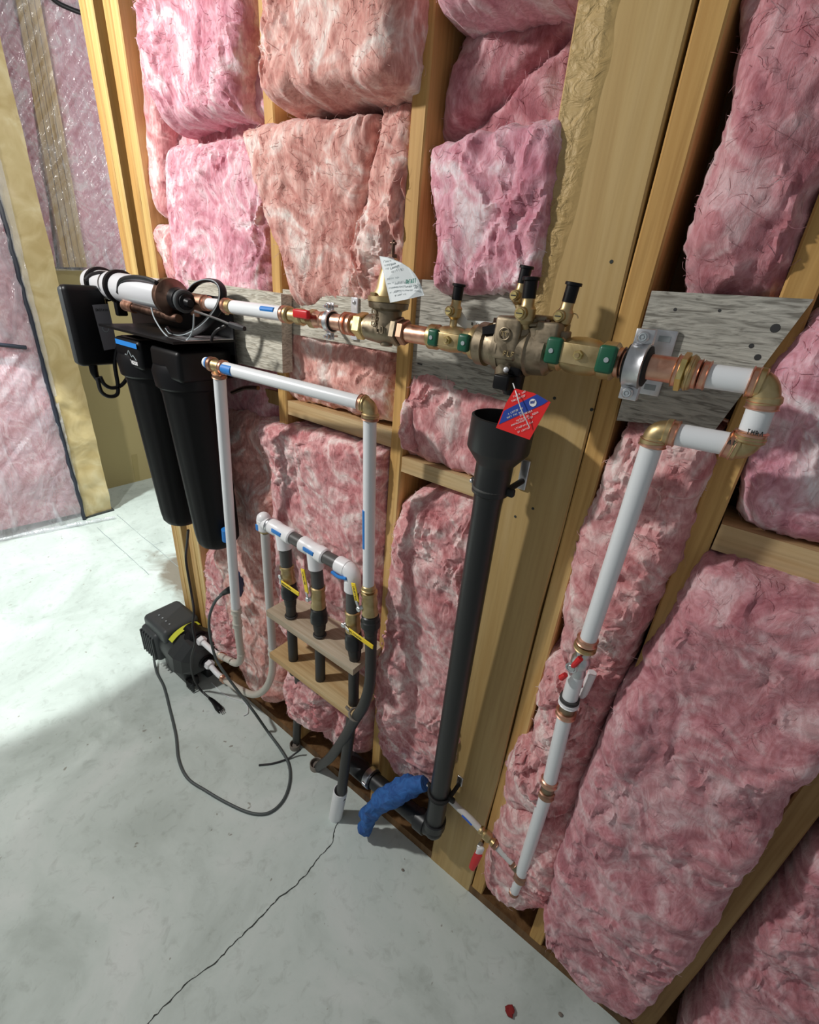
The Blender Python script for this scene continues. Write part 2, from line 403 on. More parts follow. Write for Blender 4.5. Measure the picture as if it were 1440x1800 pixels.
# boards carrying the pipes
o = block((330, 492), (494, 517), (497, 656), (360, 626), -.032, 0, 'pale_plywood', 'mounting_board', 'grey-white board behind the lamp cylinder, left end of the pipe line', 'board')
o = block((494, 508), (706, 533), (700, 621), (497, 584), .004, .022, 'pale_plywood', 'mounting_board', 'pale board behind the red lever and thin clamp', 'board')
o = block((724, 490), (945, 503), (935, 716), (716, 664), .013, .030, 'grey_plywood', 'mounting_board', 'weathered grey board behind the backflow assembly', 'board')
MB().rbox(W(738, 640, .012), (.012, .002, .003), .001).build('knot', 'ink_black', o)
o = block((1146, 511), (1431, 526), (1258, 755), (1084, 739), -.018, -.001, 'grey_plywood', 'mounting_board', 'weathered grey trapezoid board right of the wide post', 'board')
for px, py, r in [(1363, 577, .0055), (1321, 608, .003), (1332, 628, .004), (1187, 544, .0022), (1265, 546, .002)]:
    p = W(px, py, -.018); MB().cyl(p+[0, -.0005, 0], p+[0, .003, 0], r, 12).build('hole', 'ink_black', o)
# ================================================================== INSULATION
def resamp(poly, n):
    P = np.array(poly, float); d = np.r_[0, np.cumsum(np.linalg.norm(np.diff(P, axis=0), axis=1))]
    t = np.linspace(0, d[-1], n); return np.stack([np.interp(t, d, P[:, k]) for k in range(P.shape[1])], 1)
def smooth1(P, k=2):
    P = P.copy()
    for _ in range(k): P[1:-1] = .25*P[:-2]+.5*P[1:-1]+.25*P[2:]
    return P
BN = [0]
def batt(top, right, bottom, left, T, m, label, y0=.03, p=4, amp=.011, big=.014, ridge=.007, step=.0042, fr=1.0, tilt=(0, 0), fuzz=350, name='insulation_batt', ragged=.004, group=None, fold=None, cat='insulation'):
    """top/bottom left->right, left/right top->bottom, outlines of the front face"""
    BN[0] += 1; s = BN[0]*31; yf = y0-T*.6
    w = [np.array([W(*q, yf) for q in pl]) for pl in (top, right, bottom, left)]
    wid = max(np.linalg.norm(np.diff(w[0], axis=0), axis=1).sum(), np.linalg.norm(np.diff(w[2], axis=0), axis=1).sum())
    hei = max(np.linalg.norm(np.diff(w[1], axis=0), axis=1).sum(), np.linalg.norm(np.diff(w[3], axis=0), axis=1).sum())
    nu = max(14, int(wid/step)); nv = max(14, int(hei/step))
    tp = resamp(w[0], nu); bt = resamp(w[2], nu); rt = resamp(w[1], nv); lf = resamp(w[3], nv)
    ue = .5-.5*np.cos(PI*np.linspace(0, 1, nu)); ve = .5-.5*np.cos(PI*np.linspace(0, 1, nv))
    u = .6*np.linspace(0, 1, nu)+.4*ue; v = .6*np.linspace(0, 1, nv)+.4*ve
    def at(A, t):
        return np.stack([np.interp(t, np.linspace(0, 1, len(A)), A[:, k]) for k in range(3)], 1)
    tp = at(tp, u); bt = at(bt, u); rt = at(rt, v); lf = at(lf, v)
    U, V = np.meshgrid(u, v); U3 = U[..., None]; V3 = V[..., None]
    G = (1-V3)*tp[None]+V3*bt[None]+(1-U3)*lf[:, None]+U3*rt[:, None] \
        - ((1-U3)*(1-V3)*tp[0]+U3*(1-V3)*tp[-1]+(1-U3)*V3*bt[0]+U3*V3*bt[-1])
    # real size of the edge rounding
    su = np.abs(2*U-1)**(p*max(1, wid/.3)); sv = np.abs(2*V-1)**(p*max(1, hei/.3))
    h = T*np.clip(1-su, 0, 1)**(1/2.2)*np.clip(1-sv, 0, 1)**(1/2.2)
    h = h+(tilt[0]*(U-.5)+tilt[1]*(V-.5))
    X = G.copy(); X[..., 1] = 0
    q = X*fr
    wv = np.stack([fbm(q*9, 3, s), fbm(q*9+7, 3, s+3), fbm(q*9+19, 3, s+5)], -1)
    qq = q+wv*.035
    rid = 1-np.abs(fbm(qq*np.array([22, 22, 13]), 3, s+9))*1.9
    rid2 = 1-np.abs(fbm(qq*np.array([60, 60, 38])+3, 3, s+13))*1.8
    edge = np.minimum(np.minimum(U, 1-U)*wid, np.minimum(V, 1-V)*hei); ek = np.clip(edge/.02, 0, 1)
    msk = np.clip(.5+1.1*fbm(q*5, 2, s+33), .12, 1)
    rid = np.where(rid < 0, rid*.55, rid); rid2 = np.where(rid2 < 0, rid2*.4, rid2)
    disp = big*fbm(q*7, 2, s+1)+ridge*.9*msk*np.clip(rid, -.7, 1)+ridge*.42*msk*np.clip(rid2, -.7, 1)+amp*.28*fbm(qq*np.array([55, 55, 28]), 3, s+2)
    if fold is not None:
        for (fu, fv, fdx, fdy, dep, wd_) in fold:
            d = (U-fu)*fdx+(V-fv)*fdy; disp = disp-dep*np.exp(-(d/wd_)**2)
    Y = y0-h-disp*(.25+.75*ek)
    G[..., 1] = 0
    # in-plane raggedness
    G[..., 0] += ragged*fbm(X*28, 3, s+21)+.003*noise(X*110, s+23)*(1-ek)
    G[..., 2] += ragged*fbm(X*28+50, 3, s+25)+.003*noise(X*110+9, s+27)*(1-ek)
    G[..., 1] = Y
    # skirt to the back of the cavity
    ring = [(i, 0) for i in range(nv)]+[(nv-1, j) for j in range(1, nu)]+[(i, nu-1) for i in range(nv-2, -1, -1)]+[(0, j) for j in range(nu-2, 0, -1)]
    verts = G.reshape(-1, 3); idx = np.arange(nv*nu).reshape(nv, nu)
    f = [(idx[i, j], idx[i+1, j], idx[i+1, j+1], idx[i, j+1]) for i in range(nv-1) for j in range(nu-1)]
    cen = verts.mean(0); prev = [idx[a] for a in ring]; n0 = len(verts); allv = [verts]
    back = .125
    for t in (.15, .4, .7, 1.0):
        rv = np.array([G[a] for a in ring]); nr = rv.copy(); nr[:, 1] = rv[:, 1]+(back-rv[:, 1])*t
        nz = noise(nr*60, s+40)*.003; dirc = (rv-cen); dirc[:, 1] = 0
        dirc /= np.linalg.norm(dirc, axis=1)[:, None]
        nr += dirc*(nz[:, None]-.004*t)
        cur = [n0+k for k in range(len(ring))]; n0 += len(ring); allv.append(nr)
        f += [(prev[k], cur[k], cur[(k+1) % len(ring)], prev[(k+1) % len(ring)]) for k in range(len(ring))]
        prev = cur
    f = [tuple(int(x) for x in q_) for q_ in f]
    b = MB(); b.add(np.concatenate(allv), f, True)
    # loose fibres lying on the surface: thin curved ribbons
    if fuzz:
        fv = []; ff = []; c = 0
        nrm = np.cross(np.gradient(G, axis=1).reshape(-1, 3), np.gradient(G, axis=0).reshape(-1, 3)); nrm /= np.linalg.norm(nrm, axis=1)[:, None]+1e-9
        if nrm[:, 1].mean() > 0: nrm = -nrm
        for k in range(int(1.3*fuzz*max(.3, wid*hei/.12))):
            j = rng.integers(0, nv*nu); P0 = verts[j]; N0 = nrm[j]
            t = unit(np.cross(N0, rng.normal(size=3))); bnd = rng.normal()*.9; L = rng.uniform(.008, .034); wdt = rng.uniform(.0002, .00055)
            seg = 5; pv = P0+N0*.0005; d = t
            for i in range(seg):
                sd = np.cross(N0, d)*wdt
                fv += [pv-sd, pv+sd]
                d = unit(d+np.cross(N0, d)*bnd/seg*1.4); pv = pv+d*L/seg+N0*(.0011 if i < 2 else -.0007)
            ff += [(c+2*i, c+2*i+1, c+2*i+3, c+2*i+2) for i in range(seg-1)]; c += 2*seg
        b.add(fv, ff, True)
    return tag(b.build(name, m), label, cat, group)
exec_batts = True
# --- first column (left of the thin stud)
batt([(246, -40), (440, -40)], [(440, -40), (436, 60), (430, 120), (424, 202)], [(296, 228), (340, 214), (380, 208), (424, 202)], [(246, -40), (262, 80), (278, 160), (296, 228)], .075, 'wool_lilac', 'bright lilac-pink batt at the top left, first column', p=7, y0=.04, ridge=.009)
batt([(398, -40), (462, -40)], [(462, -40), (466, 80), (468, 205)], [(400, 190), (468, 205)], [(398, -40), (400, 190)], .03, 'wool_lilac', 'shaded side layer between the top left batt and the thin stud', y0=.05, fuzz=100)
batt([(300, 200), (468, 195)], [(468, 195), (470, 270)], [(300, 280), (470, 270)], [(300, 200), (300, 280)], .02, 'wool_shaded', 'dark pink batt in the gap between upper and middle left batts', y0=.08, fuzz=80)
batt([(241, -40), (262, -40)], [(262, -40), (272, 100), (284, 200), (290, 300), (299, 388)], [(282, 380), (299, 388)], [(241, -40), (247, 120), (258, 240), (266, 330), (282, 380)], .03, 'wool_pink', 'long thin strip of batt hugging the corner studs', y0=.045, fuzz=150, ridge=.004)
batt([(285, 254), (330, 250), (380, 240), (466, 238)], [(466, 238), (470, 350), (477, 545)], [(322, 545), (477, 545)], [(285, 254), (287, 300), (298, 400), (322, 545)], .05, 'wool_lilac', 'frayed lilac-pink batt, second down in the first column', p=5, y0=.045, ridge=.010)
batt([(272, 392), (298, 396)], [(298, 396), (316, 450), (330, 510)], [(300, 500), (330, 510)], [(272, 392), (282, 450), (300, 500)], .025, 'wool_pink', 'small torn sliver of batt above the lamp cylinder', y0=.04, fuzz=80)
batt([(390, 600), (492, 640)], [(492, 640), (494, 742)], [(380, 722), (494, 742)], [(390, 600), (380, 722)], .04, 'wool_shaded', 'shaded batt just right of the filter head', y0=.05)
batt([(386, 716), (430, 720), (488, 742)], [(488, 742), (494, 860), (480, 980), (494, 1100), (505, 1235)], [(415, 1190), (440, 1225), (470, 1235), (505, 1235)], [(386, 716), (390, 850), (380, 980), (400, 1100), (415, 1190)], .06, 'wool_salmon', 'tall smooth salmon batt behind the first two white risers', y0=.045, p=3, ridge=.004, big=.022)
batt([(358, 965), (412, 975)], [(412, 975), (416, 1040), (410, 1080)], [(372, 1070), (410, 1080)], [(358, 965), (360, 1020), (372, 1070)], .05, 'wool_pink', 'crumpled tuft under the black filter housings', y0=.03, p=2.5, ridge=.012)
batt([(362, 1040), (414, 1060)], [(414, 1060), (422, 1110), (424, 1165)], [(385, 1150), (424, 1165)], [(362, 1040), (368, 1100), (385, 1150)], .05, 'wool_pink', 'crumpled tuft beside the pump nozzles', y0=.03, p=2.5, ridge=.014)
# --- second column
batt([(490, -40), (742, -40)], [(742, -40), (735, 60), (727, 160)], [(477, 188), (520, 196), (600, 182), (660, 172), (727, 160)], [(490, -40), (490, 60), (482, 120), (477, 188)], .12, 'wool_salmon', 'thick bright batt bulging out at the top of the second column', p=9, y0=.05, ridge=.011)
batt([(448, 236), (520, 216), (600, 208), (664, 198)], [(664, 198), (650, 300), (630, 400), (615, 545)], [(524, 545), (615, 545)], [(448, 236), (465, 310), (485, 380), (510, 460), (524, 545)], .06, 'wool_salmon', 'flat salmon batt with a straight top edge leaning in the second column', p=14, y0=.04, ridge=.003, big=.006, tilt=(-.03, -.04))
batt([(654, 178), (690, 172), (726, 162)], [(726, 162), (722, 300), (716, 540)], [(610, 540), (716, 540)], [(654, 178), (664, 230), (640, 340), (616, 440), (610, 540)], .06, 'wool_salmon', 'narrow torn salmon batt hard against the stud behind the paper tag', p=3, y0=.04, ridge=.012)
batt([(500, 560), (700, 600)], [(700, 600), (690, 745)], [(496, 702), (540, 712), (620, 728), (690, 745)], [(500, 560), (496, 702)], .05, 'wool_salmon', 'salmon batt under the pale board in the second column', p=4, y0=.05, ridge=.006)
batt([(462, 735), (500, 742), (560, 752), (620, 768), (682, 792)], [(682, 792), (680, 900), (673, 1050), (660, 1180)], [(494, 1120), (560, 1170), (660, 1180)], [(462, 735), (480, 800), (484, 900), (480, 1000), (494, 1120)], .055, 'wool_pink', 'wide fluffy batt behind the three-valve manifold', y0=.035, p=9, ridge=.010, tilt=(0, -.045))
batt([(490, 1100), (660, 1150)], [(660, 1150), (650, 1270)], [(500, 1200), (650, 1270)], [(490, 1100), (500, 1200)], .02, 'wool_pink', 'batt seen between the two small shelves', y0=.05)
batt([(510, 1150), (540, 1165), (572, 1190)], [(572, 1190), (578, 1250), (572, 1300)], [(500, 1270), (540, 1285), (572, 1300)], [(510, 1150), (495, 1200), (500, 1270)], .085, 'wool_pink', 'crumpled wad of batt under the lower shelf, left piece', y0=.0, p=2.5, ridge=.012)
batt([(566, 1200), (640, 1240)], [(640, 1240), (648, 1290), (640, 1330)], [(560, 1300), (600, 1320), (640, 1330)], [(566, 1200), (560, 1300)], .05, 'wool_pink', 'crumpled wad of batt behind the black hoses, right piece', y0=.03, p=2.5, ridge=.012)
# --- third column
batt([(770, -60), (1030, -60)], [(1030, -60), (1020, -10)], [(768, 24), (800, 32), (860, 26), (920, 4), (1020, -10)], [(770, -60), (768, 24)], .10, 'wool_lilac', 'lilac batt edge peeking in at the very top, left of the wide post', p=6, y0=.05)
batt([(815, 35), (1020, 0)], [(1020, 0), (1005, 100), (990, 240)], [(768, 262), (880, 250), (990, 240)], [(815, 35), (790, 130), (768, 262)], .035, 'wool_shaded', 'folded dusky batt near the top, left of the wide post', y0=.075, p=3, ridge=.004, big=.03, fold=[(.6, .5, .7, .7, .025, .06)])
batt([(744, 256), (800, 236), (880, 216), (1000, 200)], [(1000, 200), (975, 350), (948, 520)], [(766, 520), (948, 520)], [(744, 256), (748, 330), (764, 420), (766, 520)], .06, 'wool_lilac', 'fluffy pink batt with a rounded top edge left of the wide post', y0=.035, p=8, ridge=.009)
batt([(716, 640), (920, 690)], [(920, 690), (900, 870)], [(704, 797), (760, 818), (820, 838), (900, 870)], [(716, 640), (712, 700), (704, 797)], .05, 'wool_pink', 'pink batt between the weathered board and the short block', y0=.045, p=4, ridge=.009)
batt([(706, 700), (722, 715)], [(722, 715), (728, 760), (722, 800)], [(700, 790), (722, 800)], [(706, 700), (700, 750), (700, 790)], .03, 'wool_pink', 'tuft of batt spilling over the stud left of the black funnel', y0=.01, p=2, fuzz=60)
batt([(700, 880), (740, 858), (790, 862), (900, 885)], [(900, 885), (860, 1000), (840, 1200), (800, 1400)], [(668, 1330), (700, 1372), (750, 1400), (800, 1400)], [(700, 880), (684, 980), (668, 1100), (655, 1230), (668, 1330)], .065, 'wool_pink', 'long fluffy batt left of the black drain pipe', y0=.045, p=3, ridge=.009)
# --- fourth column (right of the narrow stud)
batt([(1300, -60), (1580, -60)], [(1580, -60), (1470, 280), (1386, 540)], [(1195, 540), (1386, 540)], [(1300, -60), (1292, 60), (1280, 180), (1236, 300), (1200, 420), (1195, 540)], .07, 'wool_shaded', 'tall shaded batt at the top right corner', y0=.05, p=3, ridge=.008, big=.02)
batt([(1100, 740), (1180, 745), (1270, 755)], [(1272, 755), (1266, 820), (1208, 960), (1150, 1080), (1108, 1180)], [(985, 1175), (1040, 1190), (1108, 1180)], [(1100, 740), (1062, 820), (1012, 950), (988, 1060), (985, 1175)], .055, 'wool_pink', 'creased pink batt behind the upper part of the right riser', y0=.03, p=6, ridge=.012, fr=1.2)
batt([(956, 1150), (1020, 1160), (1106, 1170)], [(1106, 1170), (1070, 1260), (1034, 1360)], [(925, 1340), (1034, 1360)], [(956, 1150), (945, 1210), (925, 1340)], .06, 'wool_pink', 'crumpled batt around the valve of the right riser', y0=.025, p=4, ridge=.015, fr=1.3)
batt([(908, 1300), (960, 1302), (1034, 1330)], [(1034, 1330), (1022, 1400), (1010, 1450)], [(880, 1420), (940, 1440), (1010, 1450)], [(908, 1300), (878, 1350), (880, 1420)], .075, 'wool_pink', 'curled torn flap of batt low beside the narrow stud', y0=.02, p=2.2, ridge=.016, fr=1.4, fold=[(.45, .3, .6, 1, .02, .08)])
batt([(882, 1410), (950, 1425), (1015, 1440)], [(1015, 1440), (995, 1530), (965, 1618)], [(838, 1545), (880, 1592), (965, 1618)], [(882, 1410), (860, 1470), (842, 1545)], .07, 'wool_pink', 'rounded batt at floor level behind the end of the right riser', y0=.02, p=4, ridge=.008)
# --- fifth column
batt([(1440, 535), (1580, 500)], [(1580, 500), (1600, 800), (1580, 1020)], [(1284, 915), (1360, 955), (1440, 975), (1580, 1020)], [(1440, 535), (1350, 640), (1312, 760), (1284, 915)], .09, 'wool_lilac', 'puffy lilac batt right of the brass elbows', y0=.05, p=3, ridge=.012, big=.022)
batt([(1236, 985), (1300, 995), (1440, 1040), (1600, 1090)], [(1600, 1090), (1520, 1280), (1420, 1395), (1340, 1510), (1230, 1680), (1118, 1800)], [(950, 1630), (985, 1700), (1040, 1762), (1118, 1806)], [(1232, 985), (1156, 1110), (1076, 1240), (1016, 1380), (970, 1520), (950, 1630)], .10, 'wool_shaded', 'biggest batt, bulging out at the lower right down to the floor', y0=.02, p=7, ridge=.008, big=.02, step=.005, fuzz=160)
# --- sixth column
batt([(1480, 1300), (1750, 1200)], [(1750, 1200), (1800, 1700), (1700, 2100)], [(1150, 1960), (1400, 2100), (1700, 2100)], [(1480, 1300), (1440, 1470), (1320, 1620), (1200, 1790), (1150, 1960)], .07, 'wool_shaded', 'dark shaded batt in the bottom right corner of the photo', y0=.05, p=4, ridge=.006, big=.02, step=.006, fuzz=120)
# ================================================================== LEFT ROOM
def lpoly(pts, x, th, name, m, parent=None):
    return MB().prism([Lx(*q, x) for q in pts], (-th, 0, 0)).build(name, m, parent)
XL, XN = -4.03, -3.60
o = lpoly([(60, 470), (330, 486), (330, 824), (60, 892)], XL, .03, 'cardboard_panel', 'cardboard'); tag(o, 'plain tan cardboard panel standing on the floor behind the controller box', 'panel')
lpoly([(231, 800), (241, 798), (246, 843), (238, 845)], XL+.002, .002, 'tape_strip', 'cardboard_tape', o)
# insulated wall behind plastic
gb = 'batts behind the clear plastic on the far left wall'
def lbatt(pts, x, label, m='wool_lilac', T=.04, group=gb):
    P = [Lx(*q, x) for q in pts]   # TL TR BR BL
    nu, nv = 26, 60; U, V = np.meshgrid(np.linspace(0, 1, nu), np.linspace(0, 1, nv)); U = U[..., None]; V = V[..., None]
    G = (1-V)*((1-U)*P[0]+U*P[1])+V*((1-U)*P[3]+U*P[2])
    e = np.clip(np.minimum(np.minimum(U, 1-U), np.minimum(V, 1-V))*8, 0, 1)[..., 0]**.5
    G[..., 0] += T*e+.02*fbm(G*5, 3, 5)*e
    idx = np.arange(nu*nv).reshape(nv, nu)
    f = [(idx[i, j], idx[i+1, j], idx[i+1, j+1], idx[i, j+1]) for i in range(nv-1) for j in range(nu-1)]
    b = MB(); b.add(G, [tuple(int(k) for k in q) for q in f], True); b.prism([p-np.array([.001, 0, 0]) for p in P], (-.05, 0, 0))
    return tag(b.build('insulation_batt', m), label, 'insulation', group)
lbatt([(-60, -60), (30, -60), (100, 470), (20, 470)], XL-.05, 'pink batt behind plastic, left of the far studs', T=.03)
lbatt([(62, -60), (150, -60), (222, 474), (146, 474)], XL-.05, 'pink batt behind plastic, between far studs and corner studs', T=.03)
for k, (a, b_) in enumerate((((17, -60), (112, 470)), ((28, -60), (123, 470)), ((39, -60), (134, 470)), ((50, -60), (144, 470)))):
    pts = [a, (a[0]+10, a[1]), (b_[0]+9.5, b_[1]), b_]
    o = lpoly(pts, XL-.005+.003*(k % 2), .09, 'wall_stud', 'pine_pale'); tag(o, ['far stud behind plastic, nearest the tan column', 'far stud behind plastic, second from the tan column', 'far stud behind plastic, third from the tan column', 'far stud behind plastic, nearest the corner studs'][k], 'wood stud', 'studs behind the clear plastic')
def sheet(pts, x, name, nu=60, nv=90, am=.012, seed=3):
    P = [Lx(*q, x) for q in pts]; U, V = np.meshgrid(np.linspace(0, 1, nu), np.linspace(0, 1, nv)); U = U[..., None]; V = V[..., None]
    G = (1-V)*((1-U)*P[0]+U*P[1])+V*((1-U)*P[3]+U*P[2])
    Q = G.copy(); c, s_ = math.cos(.7), math.sin(.7)
    a = Q[..., 1]*c-Q[..., 2]*s_; b_ = Q[..., 1]*s_+Q[..., 2]*c
    N = np.stack([a*24+.5*np.sin(b_*5), b_*2.2, 0*a], -1)
    G[..., 0] += am*(1-np.abs(fbm(N, 3, seed))*1.6)
    idx = np.arange(nu*nv).reshape(nv, nu)
    b = MB(); b.add(G, [(int(idx[i, j]), int(idx[i+1, j]), int(idx[i+1, j+1]), int(idx[i, j+1])) for i in range(nv-1) for j in range(nu-1)], True)
    return b.build(name, 'poly_sheet')
tag(sheet([(-60, -80), (168, -80), (226, 478), (20, 474)], XL+.045, 'plastic_sheet', 150, 150, .017), 'creased clear plastic stretched over the far upper wall', 'plastic sheet')
# dark cable high up behind the plastic
tag(MB().tube([Lx(*q, XL+.07) for q in [(70, -30), (95, 0), (120, 14), (150, 24), (170, 20)]], .012).build('black_cable', 'black_cord'), 'black cable running along the very top left', 'cable')
# tan column wrapped in plastic
col = thing('tan_column', 'tan plastic-wrapped wall end column left of the controller box', 'column', Lx(170, 908, XN-.1))
tcp = [Lx(*q, XN) for q in [(-105, -60), (8, -60), (198, 905), (151, 912)]]
U, V = np.meshgrid(np.linspace(0, 1, 30), np.linspace(0, 1, 160)); U = U[..., None]; V = V[..., None]
y0c, y1c = .212, .392
G = np.stack([np.full(U.shape[:2], XN), (y0c+(y1c-y0c)*U)[..., 0], (3.0*(1-V))[..., 0]+0*U[..., 0]], -1)
G[..., 0] += .010*fbm(np.stack([G[..., 1]*6+G[..., 2]*3, G[..., 2]*7, 0*G[..., 1]], -1), 3, 77)
idx = np.arange(30*160).reshape(160, 30); b = MB()
b.add(G, [(int(idx[i, j]), int(idx[i+1, j]), int(idx[i+1, j+1]), int(idx[i, j+1])) for i in range(159) for j in range(29)], True)
b.b2((XN-.16, y0c, 0), (XN-.012, y1c, 3.0)); b.build('wrapped_face', 'tan_sheet', col)
MB().b2((XN-.15, y0c+.0, 0), (XN+.006, y1c+.01, .012)).build('base_gasket', 'crack', col)
# near left wall
lb = lbatt([(-260, -60), (-75, -60), (150, 900), (-80, 950)], XN-.05, 'purple-pink batt behind plastic at the left edge', 'wool_shaded', group=None)
tag(sheet([(-260, -80), (-85, -80), (152, 915), (-80, 965)], XN+.012, 'plastic_sheet', 80, 150, .009, 9), 'clear plastic over the batt at the left edge, sealed with black bead', 'plastic sheet')
sb = MB()
zz = np.linspace(.0, 2.9, 60); sb.tube([(XN+.012, .198+.004*random.uniform(-1, 1), z) for z in zz], [random.uniform(.009, .015) for _ in zz], 8, 1)
tag(sb.build('sealant_bead', 'sealant'), 'black sealant bead running down beside the tan column', 'sealant')
a, b_ = Lx(0, 606, XN+.02), Lx(46, 611, XN+.02); a = a+(a-b_)*3
tag(MB().tube([a, lerp(a, b_, .5), b_], .012, 8).build('sealant_bead', 'sealant'), 'short horizontal black sealant bead at the left edge', 'sealant')
a, b_ = Fl(-60, 958, .012), Fl(200, 908, .012)
pts = [lerp(a, b_, t)+np.array([.02, 0, random.uniform(0, .006)]) for t in np.linspace(0, 1, 30)]
tag(MB().tube(pts, [random.uniform(.008, .018) for _ in pts], 7, 1).build('plastic_hem', 'poly_sheet'), 'bunched plastic hem along the floor at the left', 'plastic sheet')
#CONT
# ================================================================== PLUMBING
def bez(A, C, B, n=10):
    A, C, B = map(lambda q: np.array(q, float), (A, C, B))
    return [(1-t)**2*A+2*t*(1-t)*C+t*t*B for t in np.linspace(0, 1, n)]
def mid_ring(mb, A, B, t, r, w):
    A = np.array(A); d = unit(np.array(B)-A); c = lerp(A, B, t); return mb.cyl(c-d*w/2, c+d*w/2, r, 24, .12)
def elbow(parent, A, C, B, r, m='brass', name='elbow'):
    b = MB(); b.tube(bez(A, C, B, 12), r, 20, 1)
    dA = unit(np.array(C)-A); dB = unit(np.array(C)-B)
    b.cyl(np.array(A)-dA*.004, np.array(A)+dA*.006, r*1.16, 24, .1); b.cyl(np.array(B)-dB*.004, np.array(B)+dB*.006, r*1.16, 24, .1)
    return b.build(name, m, parent)
def seg(parent, A, B, r, m='white_pex', name='pipe', n=24): return MB().cyl(A, B, r, n, .03).build(name, m, parent)
def collar(parent, A, B, r, m='copper_dark', name='crimp_ring'):
    A = np.array(A); B = np.array(B)
    b = MB(); b.lathe(A, B, [(0, r*.93), (.12, r*1.08), (.25, r), (.75, r), (.88, r*1.08), (1, r*.93)], 24); return b.build(name, m, parent)
def glyphs(p0, du, dv, n, w, h, name, m, parent, seed=1, th=.0004, nrm=(0, -1, 0), up=0.13):
    """a row of small printed characters too small to read: strokes only"""
    rg = random.Random(seed); du = unit(du); dv = unit(dv); nrm = unit(nrm); b = MB(); p0 = np.array(p0, float)
    for k in range(n):
        if rg.random() < .12: continue
        o = p0+du*w*k; sw = w*up
        st = rg.choice([[(0, 0, 0, 1), (0, 1, .6, 1), (0, .5, .5, .5)], [(0, 0, .3, 1), (.3, 1, .6, 0)], [(0, 0, 0, 1), (.6, 0, .6, 1), (0, .5, .6, .5)], [(0, 0, 0, 1), (0, 0, .6, 0)], [(0, 1, .6, 1), (.3, 0, .3, 1)], [(0, 0, 0, 1), (0, 0, .6, 0), (.6, 0, .6, 1), (0, 1, .6, 1)], [(0, 0, 0, 1), (0, 1, .6, .5), (.6, .5, 0, .5), (.1, .5, .6, 0)]])
        for x0, y0, x1, y1 in st:
            A = o+du*x0*w+dv*y0*h; B = o+du*x1*w+dv*y1*h; d = unit(B-A); s_ = np.cross(nrm, d)*sw
            b.prism([A-s_, A+s_, B+s_, B-s_], nrm*th)
    if not b.v: return None
    return b.build(name, m, parent)
def screw(parent, c, d, r=.005, m='steel', name='screw'):
    d = unit(d); c = np.array(c, float); b = MB(); b.lathe(c, c+d*r*.8, [(0, r), (.5, r*.95), (.9, r*.6), (1, .0005)], 16)
    return b.build(name, m, parent)
def hexn(parent, A, B, r, m='brass', name='hex_nut', ph=.3):
    b = MB(); b.lathe(A, B, [(0, r*.9), (.12, r), (.88, r), (1, r*.9)], 6, smooth=False, ph=ph); return b.build(name, m, parent)
def root(name, label, cat, c, group=None): return thing(name, label, cat, c, group)
def q(px, py, y=YP): return W(px, py, y)
# ---------------------------------------------------------------- main line, from the left
A = q(320, 526, -.11)
t = root('copper_tee', 'dull copper tee joint at the end of the lamp cylinder', 'pipe fitting', A)
MB().cyl(q(322, 527, -.11), q(362, 533), .019).cyl(q(346, 531), q(344, 553), .014).build('body', 'copper_dark', t)
collar(t, q(358, 533), q(368, 534), .0165, 'copper')
t = root('white_pipe', 'short white pipe leaving the lamp cylinder, before the blue-marked length', 'pipe', q(380, 536))
seg(t, q(368, 534), q(399, 538), .0135)
collar(t, q(396, 537.5), q(402, 538), .0165, 'copper'); MB().cyl(q(402, 538), q(411, 540), .0165, bev=.2).build('coupling', 'brass', t)
MB().cyl(q(399, 541), q(399, 553), .005).build('drain_nub', 'brass', t)
t = root('white_pipe', 'white pipe with a blue mark leading to the red valve lever', 'pipe', q(455, 545))
seg(t, q(411, 540), q(500, 552), .0155)
a, b_ = q(467, 547.5), q(490, 550.5); MB().tube(bez(a+[0, -.0105, .0055], lerp(a, b_, .5)+[0, -.0105, .0055], b_+[0, -.0105, .0055], 4), .0062, 10, 1).build('blue_label', 'blue_tape', t)
collar(t, q(498, 552), q(505, 553), .0165, 'copper')
t = root('ball_valve', 'small valve with a bright red lever left of the thin clamp', 'valve', q(530, 557))
MB().cyl(q(505, 553), q(511, 554), .018, bev=.15).cyl(q(509, 554), q(545, 560), .0125).cyl(q(522, 556), q(535, 558), .017, bev=.2).build('body', 'brass', t)
h = MB(); c = q(530, 552, -.125); h.rbox(c, (.046, .011, .017), .004); hb = h.build('lever', 'red', t)
hexn(t, q(545, 559), q(556, 561), .0185, 'brass')
collar(t, q(555, 561), q(571, 563), .0155, 'copper')
def clamp(label, c, r, w, ear, tilt, big=False, plate=None):
    """split-ring pipe clamp, ring axis along x"""
    t = root('pipe_clamp', label, 'clamp', c)
    d = unit((1, 0, 0)); c = np.array(c)
    MB().lathe(c-d*w*.62, c+d*w*.62, [(0, r*1.0), (.1, r*1.17), (.9, r*1.17), (1, r*1.0)], 28).build('rubber_liner', 'rubber', t)
    MB().lathe(c-d*w*.5, c+d*w*.5, [(0, r*1.18), (.05, r*1.29), (.3, r*1.24), (.7, r*1.24), (.95, r*1.29), (1, r*1.18)], 28).build('steel_band', 'steel', t)
    for s in (1, -1):
        e = MB(); k = c+np.array([0, -.002, s*(r*1.24+ear*.5)])
        e.rbox(k+[0, -.0035, 0], (w*.95, .0025, ear*1.2), .001); e.rbox(k+[0, .0045, 0], (w*.95, .0025, ear*1.2), .001)
        e.build('ear', 'steel', t)
        b = MB(); kk = k+[0, 0, s*.001]; b.cyl(kk+[0, -.018, 0], kk+[0, .02, 0], .0024, 10); b.cyl(kk+[0, -.012, 0], kk+[0, -.006, 0], .0052, 16, .2)
        b.build('bolt', 'steel', t)
    return t
